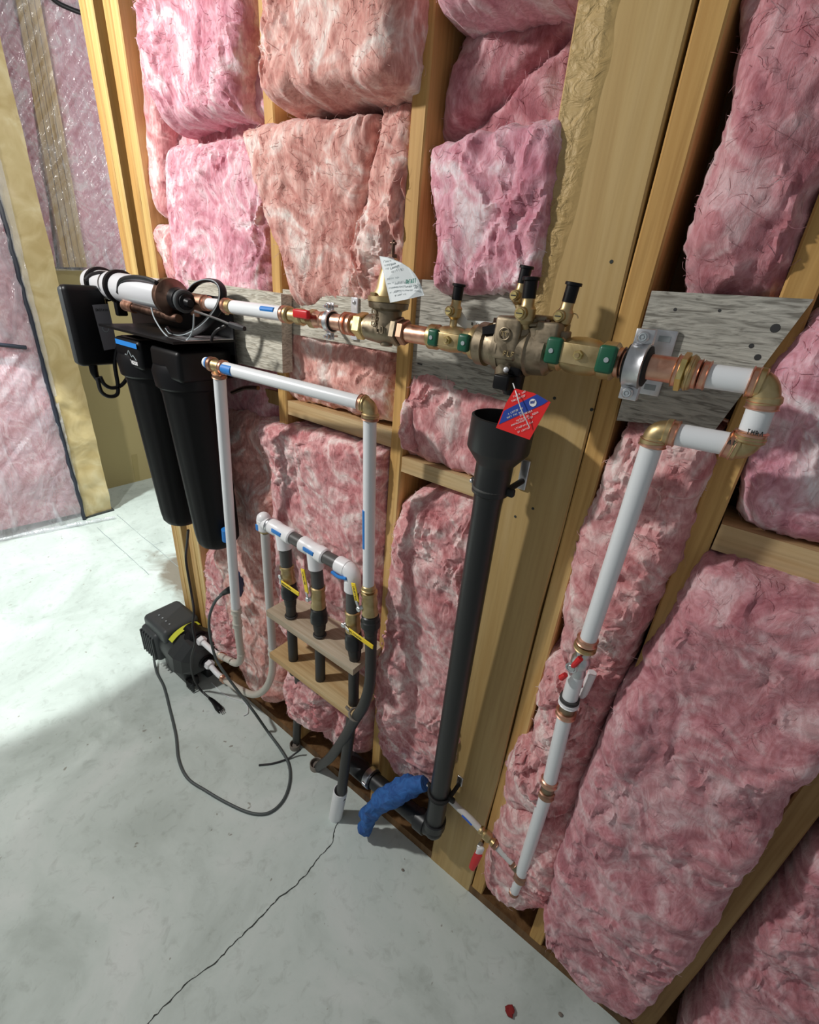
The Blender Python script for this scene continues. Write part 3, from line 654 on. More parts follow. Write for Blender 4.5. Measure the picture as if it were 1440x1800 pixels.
t = clamp('thin clamp with black rubber around the copper, right of the red lever', q(582, 565), .0165, .013, .013, 0)
p0 = q(578, 565, .004)
MB().b2(q(586, 565, .0)+[-.003, -.09, -.003], q(586, 565, .0)+[.003, 0, .003]).build('hanger_rod', 'steel', t)
t = root('copper_pipe', 'short copper length between the thin clamp and the yellow hex nut', 'pipe', q(600, 567))
seg(t, q(569, 563), q(618, 570), .0155, 'copper')
collar(t, q(607, 568), q(613, 569), .0195, 'copper'); collar(t, q(616, 569.5), q(624, 571), .0195, 'copper')
MB().cyl(q(622, 571), q(634, 572.5), .0165, bev=.1).build('adapter', 'brass', t)
for s_, lb in ((( 626, 535, .004), 'small white steel bracket above the copper line on the pale board'), ((625, 590, .004), 'small white steel bracket just below the copper line on the pale board')):
    pz = W(*s_); t = root('steel_bracket', lb, 'bracket', pz)
    hh = .032 if s_[1] < 560 else .014
    MB().rbox(pz+[0, -.004, -.002], (.020, .004, hh), .0018).build('plate', 'white_steel', t)
    screw(t, pz+[0, -.006, .004], (0, -1, 0), .0045)
# ---- pressure regulator
t = root('pressure_regulator', 'big brass pressure regulator under the white paper tag', 'regulator', q(680, 575))
hexn(t, q(631, 572), q(645, 574), .025, 'brass_gold'); collar(t, q(645, 574), q(650, 575), .020, 'brass')
b = MB(); b.lathe(q(648, 574.5), q(700, 583), [(0, .019), (.06, .0235), (.3, .0245), (.5, .026), (.75, .023), (.94, .022), (1, .019)], 28)
cc = q(681, 578)
b.lathe(cc, cc+[0, 0, .044], [(0, .026), (.45, .024), (.7, .026), (.8, .036), (1, .037)], 30)
b.cyl(cc+[.0, 0, -.03], cc+[0, 0, 0], .012, bev=.15)
b.build('body', 'bronze', t)
hexn(t, q(696, 582), q(706, 583.5), .0255, 'bronze'); hexn(t, q(706, 583.5), q(717, 585), .022, 'copper_dark')
b = MB(); b.lathe(cc+[0, 0, .045], cc+[0, 0, .115], [(0, .038), (.12, .038), (.14, .030), (.3, .024), (.75, .017), (.95, .015), (1, .012)], 30); b.build('bonnet', 'brass', t)
for k in range(6):
    a_ = k*PI/3+.3; pz = cc+[.0325*math.cos(a_), .0325*math.sin(a_), .053]; hexn(t, pz, pz+[0, 0, .006], .0042, 'brass', 'bolt')
b = MB(); b.cyl(cc+[0.004, 0, .112], cc+[0.004, 0, .142], .0035, 12); b.rbox(cc+[.004, 0, .137], (.013, .006, .005), .002); b.cyl(cc+[0.004, 0, .115], cc+[0.004, 0, .121], .008, 6); b.build('adjusting_screw', 'bronze_dark', t)
glyphs(cc+[-.006, -.0262, .005], (0, 0, 1), (-1, 0, 0), 3, .010, .009, 'cast_lettering', 'bronze', t, 5, .0015, up=.12)
glyphs(cc+[-.004, -.0252, -.006], (1, 0, 0), (0, 0, 1), 2, .009, .011, 'cast_lettering', 'bronze', t, 8, .0015, up=.12)
# paper tag
t = root('paper_tag', 'white paper tag with green and grey print hanging over the brass regulator', 'tag', q(700, 500, -.14))
pl = [(667, 450), (680, 452), (692, 456), (706, 462), (720, 471), (729, 481), (736, 492), (741, 504), (746, 519), (716, 526), (686, 532), (677, 494)]
b = MB(); pts = [W(*p, -.142-.010*math.sin((p[0]-667)/80*PI)) for p in pl]; b.prism(pts, (0, .0006, 0)); b.build('sheet', 'white_paper', t)
b = MB(); 
ax_ = unit(q(738, 500, -.15)-q(700, 505, -.15)); up_ = unit(np.cross(ax_, (0, 1, 0))); up_ = up_ if up_[2] > 0 else -up_
glyphs(W(714, 499, -.1535), ax_, up_, 6, .0035, .0055, 'green_print', 'ink_green', t, 11, up=.17)
for k, (x_, y_, n_) in enumerate(((681, 492, 12), (682, 500, 16), (684, 508, 18), (686, 516, 12), (717, 505, 9))):
    glyphs(W(x_, y_, -.1535), ax_, up_, n_, .0021, .0022, 'grey_print', 'ink_grey', t, 20+k, up=.09)
for k in range(3): glyphs(W(674+k*2.4, 462+k*6, -.1535), ax_, up_, 9+k*2, .0022, .0022, 'grey_print', 'ink_grey', t, 40+k, up=.09)
MB().tube([W(676, 458, -.145), W(684, 452, -.13), W(692, 455, -.11)], .0012, 6).build('string', 'white_plastic', t)
# ---- copper between regulator and backflow assembly
t = root('copper_pipe', 'short copper length right of the regulator', 'pipe', q(735, 587))
seg(t, q(714, 585), q(757, 592), .0155, 'copper')
# ---- backflow preventer
t = root('backflow_preventer', 'bronze backflow preventer with two green-tipped valves and four black capped cocks', 'backflow preventer', q(905, 610))
def gvalve(x0, y0, x1, y1, rr, parent):
    """ball valve: brass body with a flat plate handle carrying two green grips"""
    A, B = q(x0, y0), q(x1, y1); d = unit(B-A); L = np.linalg.norm(B-A)
    v = MB().lathe(A, B, [(0, rr*.8), (.04, rr*.98), (.2, rr*.98), (.24, rr*.8), (.32, rr*.95), (.5, rr*1.02), (.68, rr*.95), (.76, rr*.8), (.8, rr*.98), (.96, rr*.98), (1, rr*.8)], 26)
    return v.build('valve_body', 'brass', parent), A, B, d
def plate_handle(cx, cy, L, parent, g0, g1, ww=.021):
    c = W(cx, cy, YP-.030); d = unit(q(1000, 620)-q(800, 596))*1.0; d = unit((1, 0, -.02)); up = np.array([.02, 0, 1.])
    AX = [d, np.array([0, 1., 0]), up]
    pl = MB().rbox(c, (L*.62, .003, ww), .0014, AX).build('lever', 'brass', parent)
    hexn(parent, c+[0, 0, 0], c+[0, -.007, 0], .0068, 'brass_gold', 'nut'); MB().cyl(c+[0, -.006, 0], c+[0, -.0095, 0], .0035, 12).build('stem', 'brass', parent)
    MB().cyl(c+[0, .0, 0], c+[0, .012, 0], .007, 16).build('stem', 'brass', parent)
    for s, w_ in ((-1, g0), (1, g1)):
        g = MB().rbox(c+d*s*L*.40+[0, .001, 0], (L*w_, .012, ww*1.28), .0045, AX).build('grip', 'green', parent)
        MB().cyl(c+d*s*L*.42+[0, -.0045, 0], c+d*s*L*.42+[0, -.0062, 0], .0034, 14).build('hang_hole', 'ink_grey', g)
gvalve(755, 591, 838, 602, .021, t)
plate_handle(788, 598, .074, t, .27, .27)
A, B = q(836, 601), q(862, 606)
MB().lathe(q(833, 601), q(845, 603), [(0, .020), (.1, .027), (.5, .028), (.9, .027), (1, .024)], 26).build('coupling_ring', 'brass', t)
b = MB()
b.lathe(q(842, 603), q(890, 611), [(0, .022), (.05, .031), (.1, .033), (.38, .033), (.42, .029), (.75, .031), (.8, .036), (1, .036)], 30)
b.lathe(q(885, 610), q(975, 624), [(0, .034), (.25, .036), (.3, .034), (.55, .034), (.58, .037), (.62, .034), (.9, .032), (.96, .026), (1, .024)], 30)
cb = q(899, 608)
b.rbox(cb+[.004, -.004, .012], (.042, .062, .062), .006); b.rbox(cb+[.062, -.002, .026], (.034, .052, .030), .004)
b.lathe(cb+[.004, -.004, -.046], cb+[.004, -.004, -.01], [(0, .021), (.3, .022), (1, .026)], 26)
b.lathe(q(921, 600), q(925, 560), [(0, .028), (.6, .027), (.75, .031), (1, .031)], 28)
b.lathe(q(958, 618), q(960, 575), [(0, .030), (.8, .027), (1, .029)], 28)
for p_ in (q(893, 570), q(925, 566)): pass
b.build('body', 'bronze', t)
# bonnets with bolts
for (px, py, w_) in ((899, 572, .040), (950, 571, .044)):
    c = q(px, py); MB().rbox(c, (w_, .050, .007), .003).rbox(c+[0, 0, .008], (w_*.7, .034, .010), .004).build('bonnet', 'bronze', t)
    for sx_ in (-1, 1):
        for sy_ in (-1, 1):
            p_ = c+[sx_*w_*.42, sy_*.020, .003]; hexn(t, p_-[0, 0, .008], p_+[0, 0, .006], .0042, 'bronze_dark', 'bolt')
c = q(887, 587, -.137); MB().torus(c, (0, 1, 0), .0085, .0011).build('cast_ring', 'bronze', t)
glyphs(c+[-.005, 0, -.003], (1, 0, 0), (0, 0, 1), 2, .0055, .006, 'cast_lettering', 'brass', t, 3, .001, up=.12)
glyphs(q(885, 625, -.137), (1, 0, 0), (0, 0, 1), 4, .0065, .0065, 'cast_lettering', 'brass', t, 4, .0012, up=.12)
# dark fin bracket
MB().prism([q(848, 575, -.13), q(878, 567, -.13), q(879, 585, -.13), q(848, 588, -.13)], (0, .012, 0)).build('black_flap', 'black_plastic', t)
def cock(base, bx, by, capx, capy, y=YP, face=1, s=1.0, st=True):
    """small brass test cock with a screwdriver slot and a black cap"""
    c = W(bx, by, y); top = W(capx, capy, y); d = unit(top-c+[0, 0, .0]); d = unit((d[0]*.5, 0, abs(d[2])))
    k = MB(); k.cyl(np.array(base), c-d*.010*s, .0062*s, 16); k.lathe(c-d*.013*s, c+d*.017*s, [(0, .006*s), (.15, .0105*s), (.6, .0112*s), (.75, .008*s), (1, .0078*s)], 20)
    k.cyl(c+[-.002, -.003, 0], c+[-.002, -.0165*s, 0], .0078*s, 18, .12)
    ko = k.build('test_cock', 'brass', t)
    sc_ = MB().cyl(c+[-.002, -.0163*s, 0], c+[-.002, -.019*s, 0], .0056*s, 16, .1).build('screw_face', 'brass_gold', ko)
    MB().rbox(c+[-.002, -.0193*s, 0], (.008*s, .0008, .0014), .0003).build('slot', 'ink_black', sc_)
    cp = c+d*.017*s; MB().lathe(cp, cp+d*.024*s, [(0, .0085*s), (.82, .0085*s), (.84, .0108*s), (.97, .0108*s), (1, .0095*s)], 20).build('cap', 'black_plastic', ko)
cock(q(795, 590), 800, 547, 805, 523, YP)
cock(q(925, 570, -.085), 914, 520, 922, 495, -.085)
cock(q(925, 575, -.12), 926, 551, 929, 520, -.125, s=1.15)
cock(q(984, 622), 992, 556, 1002, 530, YP, s=1.08)
MB().cyl(q(984, 615), q(989, 582), .013, bev=.1).build('cock_boss', 'bronze', t)
MB().torus(q(1008, 560), (0, 1, 0), .0065, .0008, arc=(-1.2, 3)).build('cap_tether', 'brass', t)
# white strap label under the left cock
b = MB(); pts = [q(801, 566, -.09), q(812, 548, -.09), q(822, 563, -.09), (q(866, 566, -.09)), q(850, 577, -.09), q(815, 576, -.09)]
b.prism(pts, (0, .0006, 0)); wl = b.build('paper_strap', 'white_paper', t); glyphs(q(829, 572, -.0915), (1, 0, -.03), (0, 0, 1), 4, .0045, .005, 'print', 'ink_black', wl, 6, up=.1)
# right valve
gvalve(966, 617, 1086, 637, .026, t)
plate_handle(1018, 624, .092, t, .25, .26, .028)
# relief vent beneath
cb2 = q(901, 652)
b = MB(); b.rbox(cb2+[.006, -.004, .012], (.036, .040, .034), .005); b.lathe(cb2+[.006, -.004, -.035], cb2+[.006, -.004, .0], [(0, .013), (.2, .016), (.8, .017), (1, .019)], 20)
b.rbox(q(886, 671, -.13)+[0, 0, 0], (.026, .026, .022), .003); vo = b.build('relief_valve', 'black_plastic', t)
screw(vo, q(890, 650, -.128), (0, -1, 0), .0045, 'white_steel')
# red tag
t = root('warning_tag', 'red and blue kite-shaped warning tag hanging over the black funnel', 'tag', q(915, 730, -.165))
yt = -.168
kite = [(905, 683), (939, 691), (968, 707), (931, 773), (872, 752), (890, 708)]
MB().prism([W(*p, yt) for p in kite], (0, .0008, 0)).build('card', 'tag_red', t)
MB().prism([W(*p, yt-.0002) for p in [(877, 746), (886, 722), (944, 693), (964, 705), (955, 711)]], (0, -.0003, 0)).build('blue_band', 'tag_blue', t)
c = W(937, 708, yt-.0008); MB().cyl(c, c+[0, -.0003, 0], .0055, 24, .02).build('round_emblem', 'ink_white', t)
glyphs(c+[-.0035, -.0006, -.002], (1, 0, .3), (0, 0, 1), 3, .0026, .004, 'emblem_letters', 'tag_blue', t, 9, .0002, up=.12)
du = unit(W(955, 711, yt)-W(880, 742, yt)); dv = np.cross(du, (0, 1, 0)); dv = dv if dv[2] > 0 else -dv
rows = [((903, 699), 9, .0024), ((900, 707), 10, .0024), ((894, 729), 11, .0023), ((892, 736), 12, .0023), ((915, 732), 9, .0026), ((909, 741), 15, .0024), ((897, 750), 18, .0022), ((904, 756), 15, .0022), ((911, 761), 10, .0021)]
for k, (p_, n_, w_) in enumerate(rows): glyphs(W(*p_, yt-.0008), du, dv, n_, w_, w_*1.05, 'print', 'ink_white', t, 60+k, .0002, up=.085)
MB().tube([W(902, 674, -.155), W(908, 692, -.171), W(916, 718, -.175), (W(931, 751, -.171))], .0009, 6).build('tie_string', 'white_plastic', t)
# ---------------------------------------------------------------- right end of the main line
t = root('copper_pipe', 'thick copper length gripped by the big steel clamp', 'pipe', q(1140, 645))
seg(t, q(1082, 636), q(1190, 652), .0165, 'copper'); collar(t, q(1082, 636), q(1096, 638), .0195, 'copper')
t = root('pipe_clamp', 'big galvanised split-ring clamp with a base plate on the trapezoid board', 'clamp', q(1122, 642))
c = q(1120, 642); d = np.array([1., 0, 0])
MB().lathe(c-d*.016, c+d*.016, [(0, .019), (.08, .026), (.92, .026), (1, .019)], 30).build('rubber_liner', 'rubber', t)
MB().lathe(c-d*.0115, c+d*.0115, [(0, .026), (.06, .0305), (.28, .0285), (.72, .0285), (.94, .0305), (1, .026)], 30).build('steel_band', 'steel', t)
for s in (1, -1):
    k = c+[0, .0, s*.036]; MB().rbox(k+[0, -.003, 0], (.024, .004, .020), .0015).rbox(k+[0, .005, 0], (.024, .004, .020), .0015).build('ear', 'steel', t)
    bo = MB().cyl(k+[0, -.005, 0], k+[0, -.013, 0], .0072, 20, .15).cyl(k+[0, -.012, 0], k+[0, .02, 0], .003, 10).build('bolt', 'steel', t)
    MB().torus(k+[0, -.0135, 0], (0, 1, 0), .0042, .0009).cyl(k+[0, -.0128, 0], k+[0, -.0145, 0], .002, 6).build('socket', 'ink_grey', bo)
yb = -.022; pc = (q(1165, 598, yb)+q(1132, 676, yb))/2
pb = MB().rbox(pc, (.042, .005, .092), .002).cyl(pc+[0, -.075, 0], pc, .006, 14)
po_ = pb.build('base_plate', 'steel', t)
for s in (1, -1): MB().rbox(pc+[.006, -.0028, s*.034], (.016, .001, .008), .0004).build('slot', 'ink_grey', po_)
t = root('brass_union', 'brass hex union right of the big clamp', 'pipe fitting', q(1205, 655))
collar(t, q(1186, 651), q(1197, 653), .0195, 'copper'); hexn(t, q(1194, 652.5), q(1206, 654.5), .0245, 'brass_gold'); MB().cyl(q(1206, 654.5), q(1222, 657), .0215, bev=.12).cyl(q(1210, 655), q(1216, 656), .0228).build('body', 'brass', t)
PR = .0148
t = root('pipe_loop', 'white pipe loop with three brass elbows at the right end', 'pipe', q(1300, 700))
collar(t, q(1220, 657), q(1230, 658.5), .018, 'copper'); collar(t, q(1231, 658.5), q(1246, 661), .0172, 'copper')
E1 = q(1349, 676); D1 = q(1308, 782); E1b = E1.copy(); 
seg(t, q(1243, 660.5), q(1320, 671), PR); collar(t, q(1316, 670.5), q(1333, 673), .0175, 'copper')
elbow(t, q(1333, 673), E1, q(1344, 706), .0155)
collar(t, q(1343.5, 704), q(1338, 720), .0172, 'copper'); seg(t, q(1338, 718), q(1322, 760), PR); 
k_ = collar(t, q(1323, 757), q(1317, 772), .0172, 'copper')
glyphs(q(1312, 762, YP-.0175), (1, 0, 0), (0, 0, 1), 4, .0045, .0055, 'stamped_letters', 'ink_black', t, 71, up=.12)
elbow(t, q(1318, 769), q(1309, 789), q(1292, 784), .0155)
glyphs(q(1272, 779, YP-.0175), (1, 0, 0), (0, 0, 1), 3, .0045, .0055, 'stamped_letters', 'ink_black', t, 72, up=.12)
collar(t, q(1294, 785), q(1275, 779), .0172, 'copper'); seg(t, q(1278, 780), q(1188, 763), PR); collar(t, q(1192, 763.5), q(1177, 760), .0172, 'copper')
elbow(t, q(1177, 760), q(1153, 755), q(1150, 775), .0155)
collar(t, q(1151, 770), q(1146, 785), .0172, 'copper')
# ---------------------------------------------------------------- right riser
def rz(px, py): 
    f_ = min(1, max(0, (py-780)/780)); return W(px, py, YP+.055*f_)
t = root('white_riser', 'tall white riser pipe on the right, above its valve', 'pipe', rz(1033, 1125))
seg(t, rz(1146, 783), rz(1034, 1124), .0145); collar(t, rz(1034, 1121), rz(1031, 1131), .0175, 'copper'); collar(t, rz(1030, 1133), rz(1028, 1140), .0185, 'brass', 'ring')
t = root('ball_valve', 'inline valve with red tipped lever halfway down the right riser', 'valve', rz(1020, 1170))
MB().lathe(rz(1029, 1138), rz(1013, 1186), [(0, .013), (.1, .015), (.3, .013), (.4, .017), (.6, .017), (.7, .013), (.9, .016), (1, .014)], 22).build('body', 'steel', t)
c = rz(1016, 1163)+[-.004, -.020, 0]; hexn(t, c, c+[0, -.006, 0], .007, 'steel', 'nut'); MB().torus(c+[0, -.004, 0], (0, 1, 0), .009, .0022).build('washer', 'steel', t)
lv = MB().tube([c+[.010, -.004, .030], c+[.004, -.006, .012], c], [.0055, .005, .004], 10).build('lever', 'red', t)
MB().tube([c+[-.006, -.003, -.022], c+[-.012, -.001, -.036]], [.005, .006], 10).build('lever_tip', 'red', t)
t = root('white_riser', 'short white length of the right riser just below its valve', 'pipe', rz(1005, 1224))
seg(t, rz(1014, 1184), rz(1002, 1226), .0148); collar(t, rz(1002, 1225), rz(1001, 1231), .0175, 'ink_black', 'gasket_ring'); collar(t, rz(1001, 1231), rz(999.5, 1237), .0185, 'white_plastic', 'ring')
MB().cyl(rz(999, 1237), rz(996, 1250), .0145, bev=.1).build('adapter', 'bronze', t); collar(t, rz(996, 1249), rz(994, 1257), .0185, 'copper')
t = root('white_riser', 'middle white length of the right riser between two ringed joints', 'pipe', rz(967, 1371))
seg(t, rz(994.5, 1255), rz(967, 1371), .0148); collar(t, rz(967, 1369), rz(965, 1378), .0175, 'copper'); MB().cyl(rz(965, 1377), rz(962, 1390), .0145, bev=.1).build('adapter', 'bronze', t); collar(t, rz(962, 1388), rz(960, 1398), .0175, 'copper_dark')
t = root('white_riser', 'lowest white length of the right riser ending in an open stub', 'pipe', rz(905, 1565))
seg(t, rz(960, 1396), rz(916, 1538), .0148); collar(t, rz(917.5, 1534), rz(914.5, 1544), .0175, 'copper_dark'); seg(t, rz(915, 1542), rz(904, 1567), .0125); collar(t, rz(904.5, 1565), rz(903, 1569), .0132, 'copper_dark', 'end_ring')
# ---- two white pieces of pipe behind the riser
t = MB().cyl(W(1042, 1182, -.035), W(1020, 1232, -.035), .0085, 16).build('pipe_strap', 'white_plastic'); tag(t, 'white plastic pipe strap tucked behind the right riser valve', 'strap')
t = MB().cyl(W(991, 1322, -.03), W(981, 1360, -.035), .006, 14, r2=.003).build('pipe_strap', 'white_plastic'); tag(t, 'thin white plastic strap behind the middle of the right riser', 'strap')
# ---- bottom branch
yb_ = -.045
def br(px, py): return W(px, py, yb_)
t = root('branch_pipe', 'thin grey-white branch pipe at the foot of the right riser', 'pipe', br(890, 1500))
MB().cyl(br(913, 1530), br(903, 1519), .0125, bev=.1).build('tee', 'bronze', t); collar(t, br(905, 1521), br(900, 1515), .0125, 'copper_dark')
seg(t, br(902, 1517), br(872, 1486), .0095, 'grey_pex'); collar(t, br(874, 1488), br(868, 1482), .0125, 'copper_dark')
t = root('ball_valve', 'small brass valve with a hanging red and white lever near the floor', 'valve', br(855, 1470))
MB().lathe(br(870, 1484), br(843, 1456), [(0, .009), (.1, .0125), (.25, .009), (.35, .0135), (.65, .0135), (.75, .009), (.9, .0125), (1, .009)], 20).build('body', 'brass', t)
c = br(849, 1478)+[0, -.02, 0]; hexn(t, c+[0, .012, 0], c+[0, -.003, 0], .0075, 'steel', 'nut')
MB().tube([c, W(845, 1492, yb_-.025), W(842, 1500, yb_-.028)], [.008, .0105, .010], 10, flat=.35).build('lever', 'white_plastic', t)
MB().tube([W(842, 1500, yb_-.028), W(835, 1514, yb_-.032), W(829, 1527, yb_-.035)], [.0105, .011, .0085], 10, flat=.5).build('lever_grip', 'red', t)
t = root('flexible_tube', 'grey-white tube with a blue mark passing behind the black drain pipe', 'tube', br(800, 1415))
MB().tube([br(844, 1457), br(826, 1438), br(806, 1420), br(790, 1405), W(765, 1390, -.035), W(742, 1381, -.05)], .0088, 14).build('tube', 'grey_pex', t)
MB().tube([br(832, 1446)+[0, -.004, 0], br(823, 1437)+[0, -.004, .001], br(815, 1429)+[0, -.004, 0]], .0065, 10).build('blue_print', 'blue_print', t)
b = MB(); path = [W(748, 1376, -.05), W(722, 1382, -.062), W(697, 1392, -.075), W(676, 1404, -.085), W(658, 1420, -.09), W(647, 1438, -.09), W(643, 1456, -.09)]
b.tube(path, [.020, .028, .031, .031, .031, .027, .025], 22, 8)
vv = b.v[0]; n_ = fbm(vv*22, 3, 5); n2 = fbm(vv*60, 2, 6); ctr = np.repeat(vv[:-0 or None].reshape(-1, 22, 3).mean(1), 22, 0)
b.v[0] = vv+(vv-ctr)*(n_*.28+n2*.15)[:, None]; 
bb = MB(); bb.add(b.v[0], [f_ for f_ in b.f if len(f_) == 4], True)
bb.add(b.v[0][-22:], [tuple(range(22))]); bb.add(b.v[0][:22], [tuple(range(22))])
tag(bb.build('cloth_wrap', 'blue_cloth'), 'crumpled blue cloth wrapped over a tube end beside the drain pipe', 'cloth')
# ---------------------------------------------------------------- drain
YD = -.058
def dr(px, py): return W(px, py, YD)
t = root('drain_pipe', 'tall black drain pipe with a wide open cup at its top', 'drain pipe', dr(762, 1455))
c0 = W(884, 733, -.085); c1 = W(874, 795, -.078)
ct = c0; zc = lambda z: np.array([ct[0]-.002, -.080, z])
zt = c0[2]
b = MB(); tp_ = np.array([c0[0], -.080, zt]); bt_ = np.array([c0[0]-.004, -.080, zt-.165])
b.lathe(tp_, bt_, [(.32, .0285), (.3, .030), (.24, .050), (.0, .051), (0, .0525), (.01, .0550), (.34, .0550), (.36, .0535), (.51, .0345), (.53, .0335), (.86, .0335), (.88, .028), (1, .027)], 40, caps=False)
b.build('cup', 'black_pipe', t)
bot = dr(764, 1446)
pipe_top = bt_+[0, 0, .03]
MB().cyl(pipe_top, bot, .0268, 32, .02).build('pipe', 'black_pipe', t)
e_ = MB().tube(bez(bot+[0, 0, .012], bot+[.004, 0, -.03], bot+[-.03, 0, -.036], 10), .0275, 24, 1).cyl(bot+[0, 0, .020], bot+[0, 0, -.012], .0325, 28, .08)
e_.ball(bot+[.0, 0, -.030], .0285, 16); e_.build('elbow', 'black_pipe', t)
ll = bot+np.array([-.022, 0, -.036]); le = W(610, 1332, -.03)
MB().cyl(ll, le, .0265, 28, .02).cyl(ll, lerp(ll, le, .1), .0325, 28, .06).cyl(lerp(ll, le, .62), le, .0315, 28, .05).build('lower_pipe', 'black_pipe', t)
g0, g1 = lerp(ll, le, .64), lerp(ll, le, .70)
bn = MB().cyl(g0, g1, .0335, 28, .04); bn.rbox(lerp(g0, g1, .5)+[0, -.033, .006], (.016, .008, .012), .002); bn.build('hose_band', 'steel', t)
for (px, py, lb, side) in ((868, 849, 'grey ring clamp holding the drain pipe just below its cup', 1), (769, 1387, 'dark ring clamp holding the drain pipe near the floor', 0)):
    zz_ = dr(px, py)[2]; f_ = (pipe_top[2]-zz_)/(pipe_top[2]-bot[2]); c = lerp(pipe_top, bot, f_)
    k = root('drain_clamp', lb, 'clamp', c)
    MB().torus(c, (0, 0, 1), .0300, .0042, 32, 10).torus(c-[0, 0, .007], (0, 0, 1), .0296, .0038, 32, 10).build('ring', 'grey_pipe' if side else 'rubber', k)
    MB().cyl(c+[-.040, -.002, .004], c+[-.028, -.002, .0], .0058, 14, .2).build('ear', 'grey_pipe' if side else 'rubber', k)
    MB().rbox(c+[.036, .004, 0], (.022, .012, .016), .004).cyl(c+[.030, .0, 0], (c[0]+.030, -.003, c[2]), .006, 12).build('standoff', 'rubber', k)
    screw(k, c+[-.036, -.008, .003], (0, -1, 0), .0035)
    MB().rbox(np.array([c[0]+.030, -.004, c[2]+.012]), (.018, .006, .060 if side else .036), .002).build('base_plate', 'steel', k)
# ---------------------------------------------------------------- filters
YF = -.125
ax2 = W(338, 690, YF); ax1 = W(274, 668, YF); b2_ = W(386, 955, YF+.02); b1_ = W(324, 915, YF+.02)
t = root('water_filter', 'twin black water filter housings hanging from the wall at the left', 'water filter', [ax2[0]-.1, YF, b2_[2]])
for c, bt_, nm in ((ax1, b1_, 0), (ax2, b2_, 1)):
    top = np.array([c[0], YF, 1.435]); d = bt_-top
    L = np.linalg.norm(d)
    N = 72; b = MB(); prof = [(0, .078), (.02, .080), (.06, .080), (.08, .0775), (.90, .0665), (.95, .064), (.98, .056), (1.0, .040)]
    u_, w_ = basis(d); v = []
    for t_, r_ in prof:
        for k in range(N):
            a = 2*PI*k/N; rr = r_*(1+(.028 if (k % 9) < 2 else 0) if .07 < t_ < .96 else 1); v.append(top+d*t_+rr*(math.cos(a)*u_+math.sin(a)*w_))
    b.add(v, [(i*N+k, i*N+(k+1) % N, (i+1)*N+(k+1) % N, (i+1)*N+k) for i in range(len(prof)-1) for k in range(N)], True); b.add(v[-N:], [tuple(range(N))])
    b.build('housing', 'black_rib', t)
    h = MB(); h.lathe((c[0], YF, 1.405), (c[0], YF, 1.47), [(0, .080), (.1, .088), (.7, .092), (1, .085)], 40)
    h.rbox((c[0]+.026, YF+.002, 1.475), (.142, .160, .078), .012); h.rbox((c[0], YF, 1.506), (.10, .12, .016), .006)
    ho = h.build('head', 'black_plastic', t)
    if nm == 0:
        yy = YF-.0785
        MB().b2((c[0]-.030, yy, 1.494), (c[0]+.092, yy-.001, 1.507)).build('blue_stripe', 'blue_tape', ho)
        mt_ = MB(); X0 = c[0]+.005
        pk = [(0, 0), (.012, .010), (.020, .006), (.034, .022), (.048, .006), (.056, .012), (.072, 0)]
        for (a, b_), (c_, d_) in zip(pk, pk[1:]): mt_.tube([(X0+a, yy-.0005, 1.462+b_), (X0+c_, yy-.0005, 1.462+d_)], .0009, 5, 1)
        mt_.build('mountain_mark', 'ink_grey', ho); glyphs((X0-.004, yy, 1.449), (1, 0, 0), (0, 0, 1), 9, .009, .010, 'logo_letters', 'ink_white', ho, 14, .0006, up=.14)
MB().rbox((ax2[0]-.16, -.055, 1.545), (.56, .006, .19), .003).b2((ax2[0]-.30, -.058, 1.5), (ax2[0]+.12, -.052, 1.46)).build('bracket_back', 'black_plastic', t)
fl_ = MB().b2((ax2[0]-.28, -.22, 1.535), (ax2[0]+.12, -.05, 1.541)); fl_.build('bracket_shelf', 'black_plastic', t); MB().b2((ax2[0]+.04, -.19, 1.5405), (ax2[0]+.118, -.055, 1.5425)).build('shelf_reflection', 'steel', t)  # pale plate paints the reflection at the flange's right end
pz = W(363, 637, YF); 
hexn(t, pz-[.03, 0, 0], pz+[-.002, 0, 0], .024, 'bronze', 'port_nut')
# pipe tee in front, line to the right and elbow
yA = -.165
def f1(px, py): return W(px, py, yA+(YP+.005-yA)*min(1, max(0, (px-360)/290)))
t = root('pipe_branch', 'white pipe with blue marks running from the filter port to the brass elbow', 'pipe', f1(520, 680))
seg(t, f1(362, 637), f1(372, 639), .0125, 'white_pex', 'stub'); MB().cyl(f1(366, 638.5), f1(370, 639), .0145).build('blue_label', 'blue_tape', t)
collar(t, f1(370, 639.5), f1(377, 641), .0165, 'copper_dark')
MB().cyl(f1(376, 641.5), f1(392, 646), .0145, bev=.1).cyl(f1(385, 645), f1(385.5, 657), .0135).build('tee', 'brass', t)
collar(t, f1(390, 645.5), f1(396, 647), .0165, 'copper')
seg(t, f1(395, 647), f1(637, 709), .0148)
a, b_ = f1(393, 646.5), f1(413, 652); MB().cyl(a+[0, -.0035, 0], b_+[0, -.0035, 0], .0128, 20).build('blue_label', 'blue_tape', t)
collar(t, f1(633, 708), f1(641, 710), .018, 'copper'); 
elbow(t, f1(640, 710), f1(652, 713), f1(651, 731), .0158)
collar(t, f1(651, 728), f1(650, 738), .0178, 'copper_dark')
t = root('white_riser', 'white riser with a long blue mark dropping from the brass elbow', 'pipe', f1(648, 1030))
yC = YP+.005; D_ = lambda px, py: W(px, py, yC)
seg(t, D_(650.5, 736), D_(648, 1030), .0142); 
a, b_ = D_(647, 895), D_(647, 962); MB().cyl(a+[-.001, -.0085, 0], b_+[-.001, -.0085, 0], .0066, 14).build('blue_label', 'blue_tape', t)
MB().cyl(D_(648, 1028), D_(648.5, 1038), .0165, bev=.1).cyl(D_(648, 1034), D_(648, 1037), .019).build('adapter', 'brass', t)
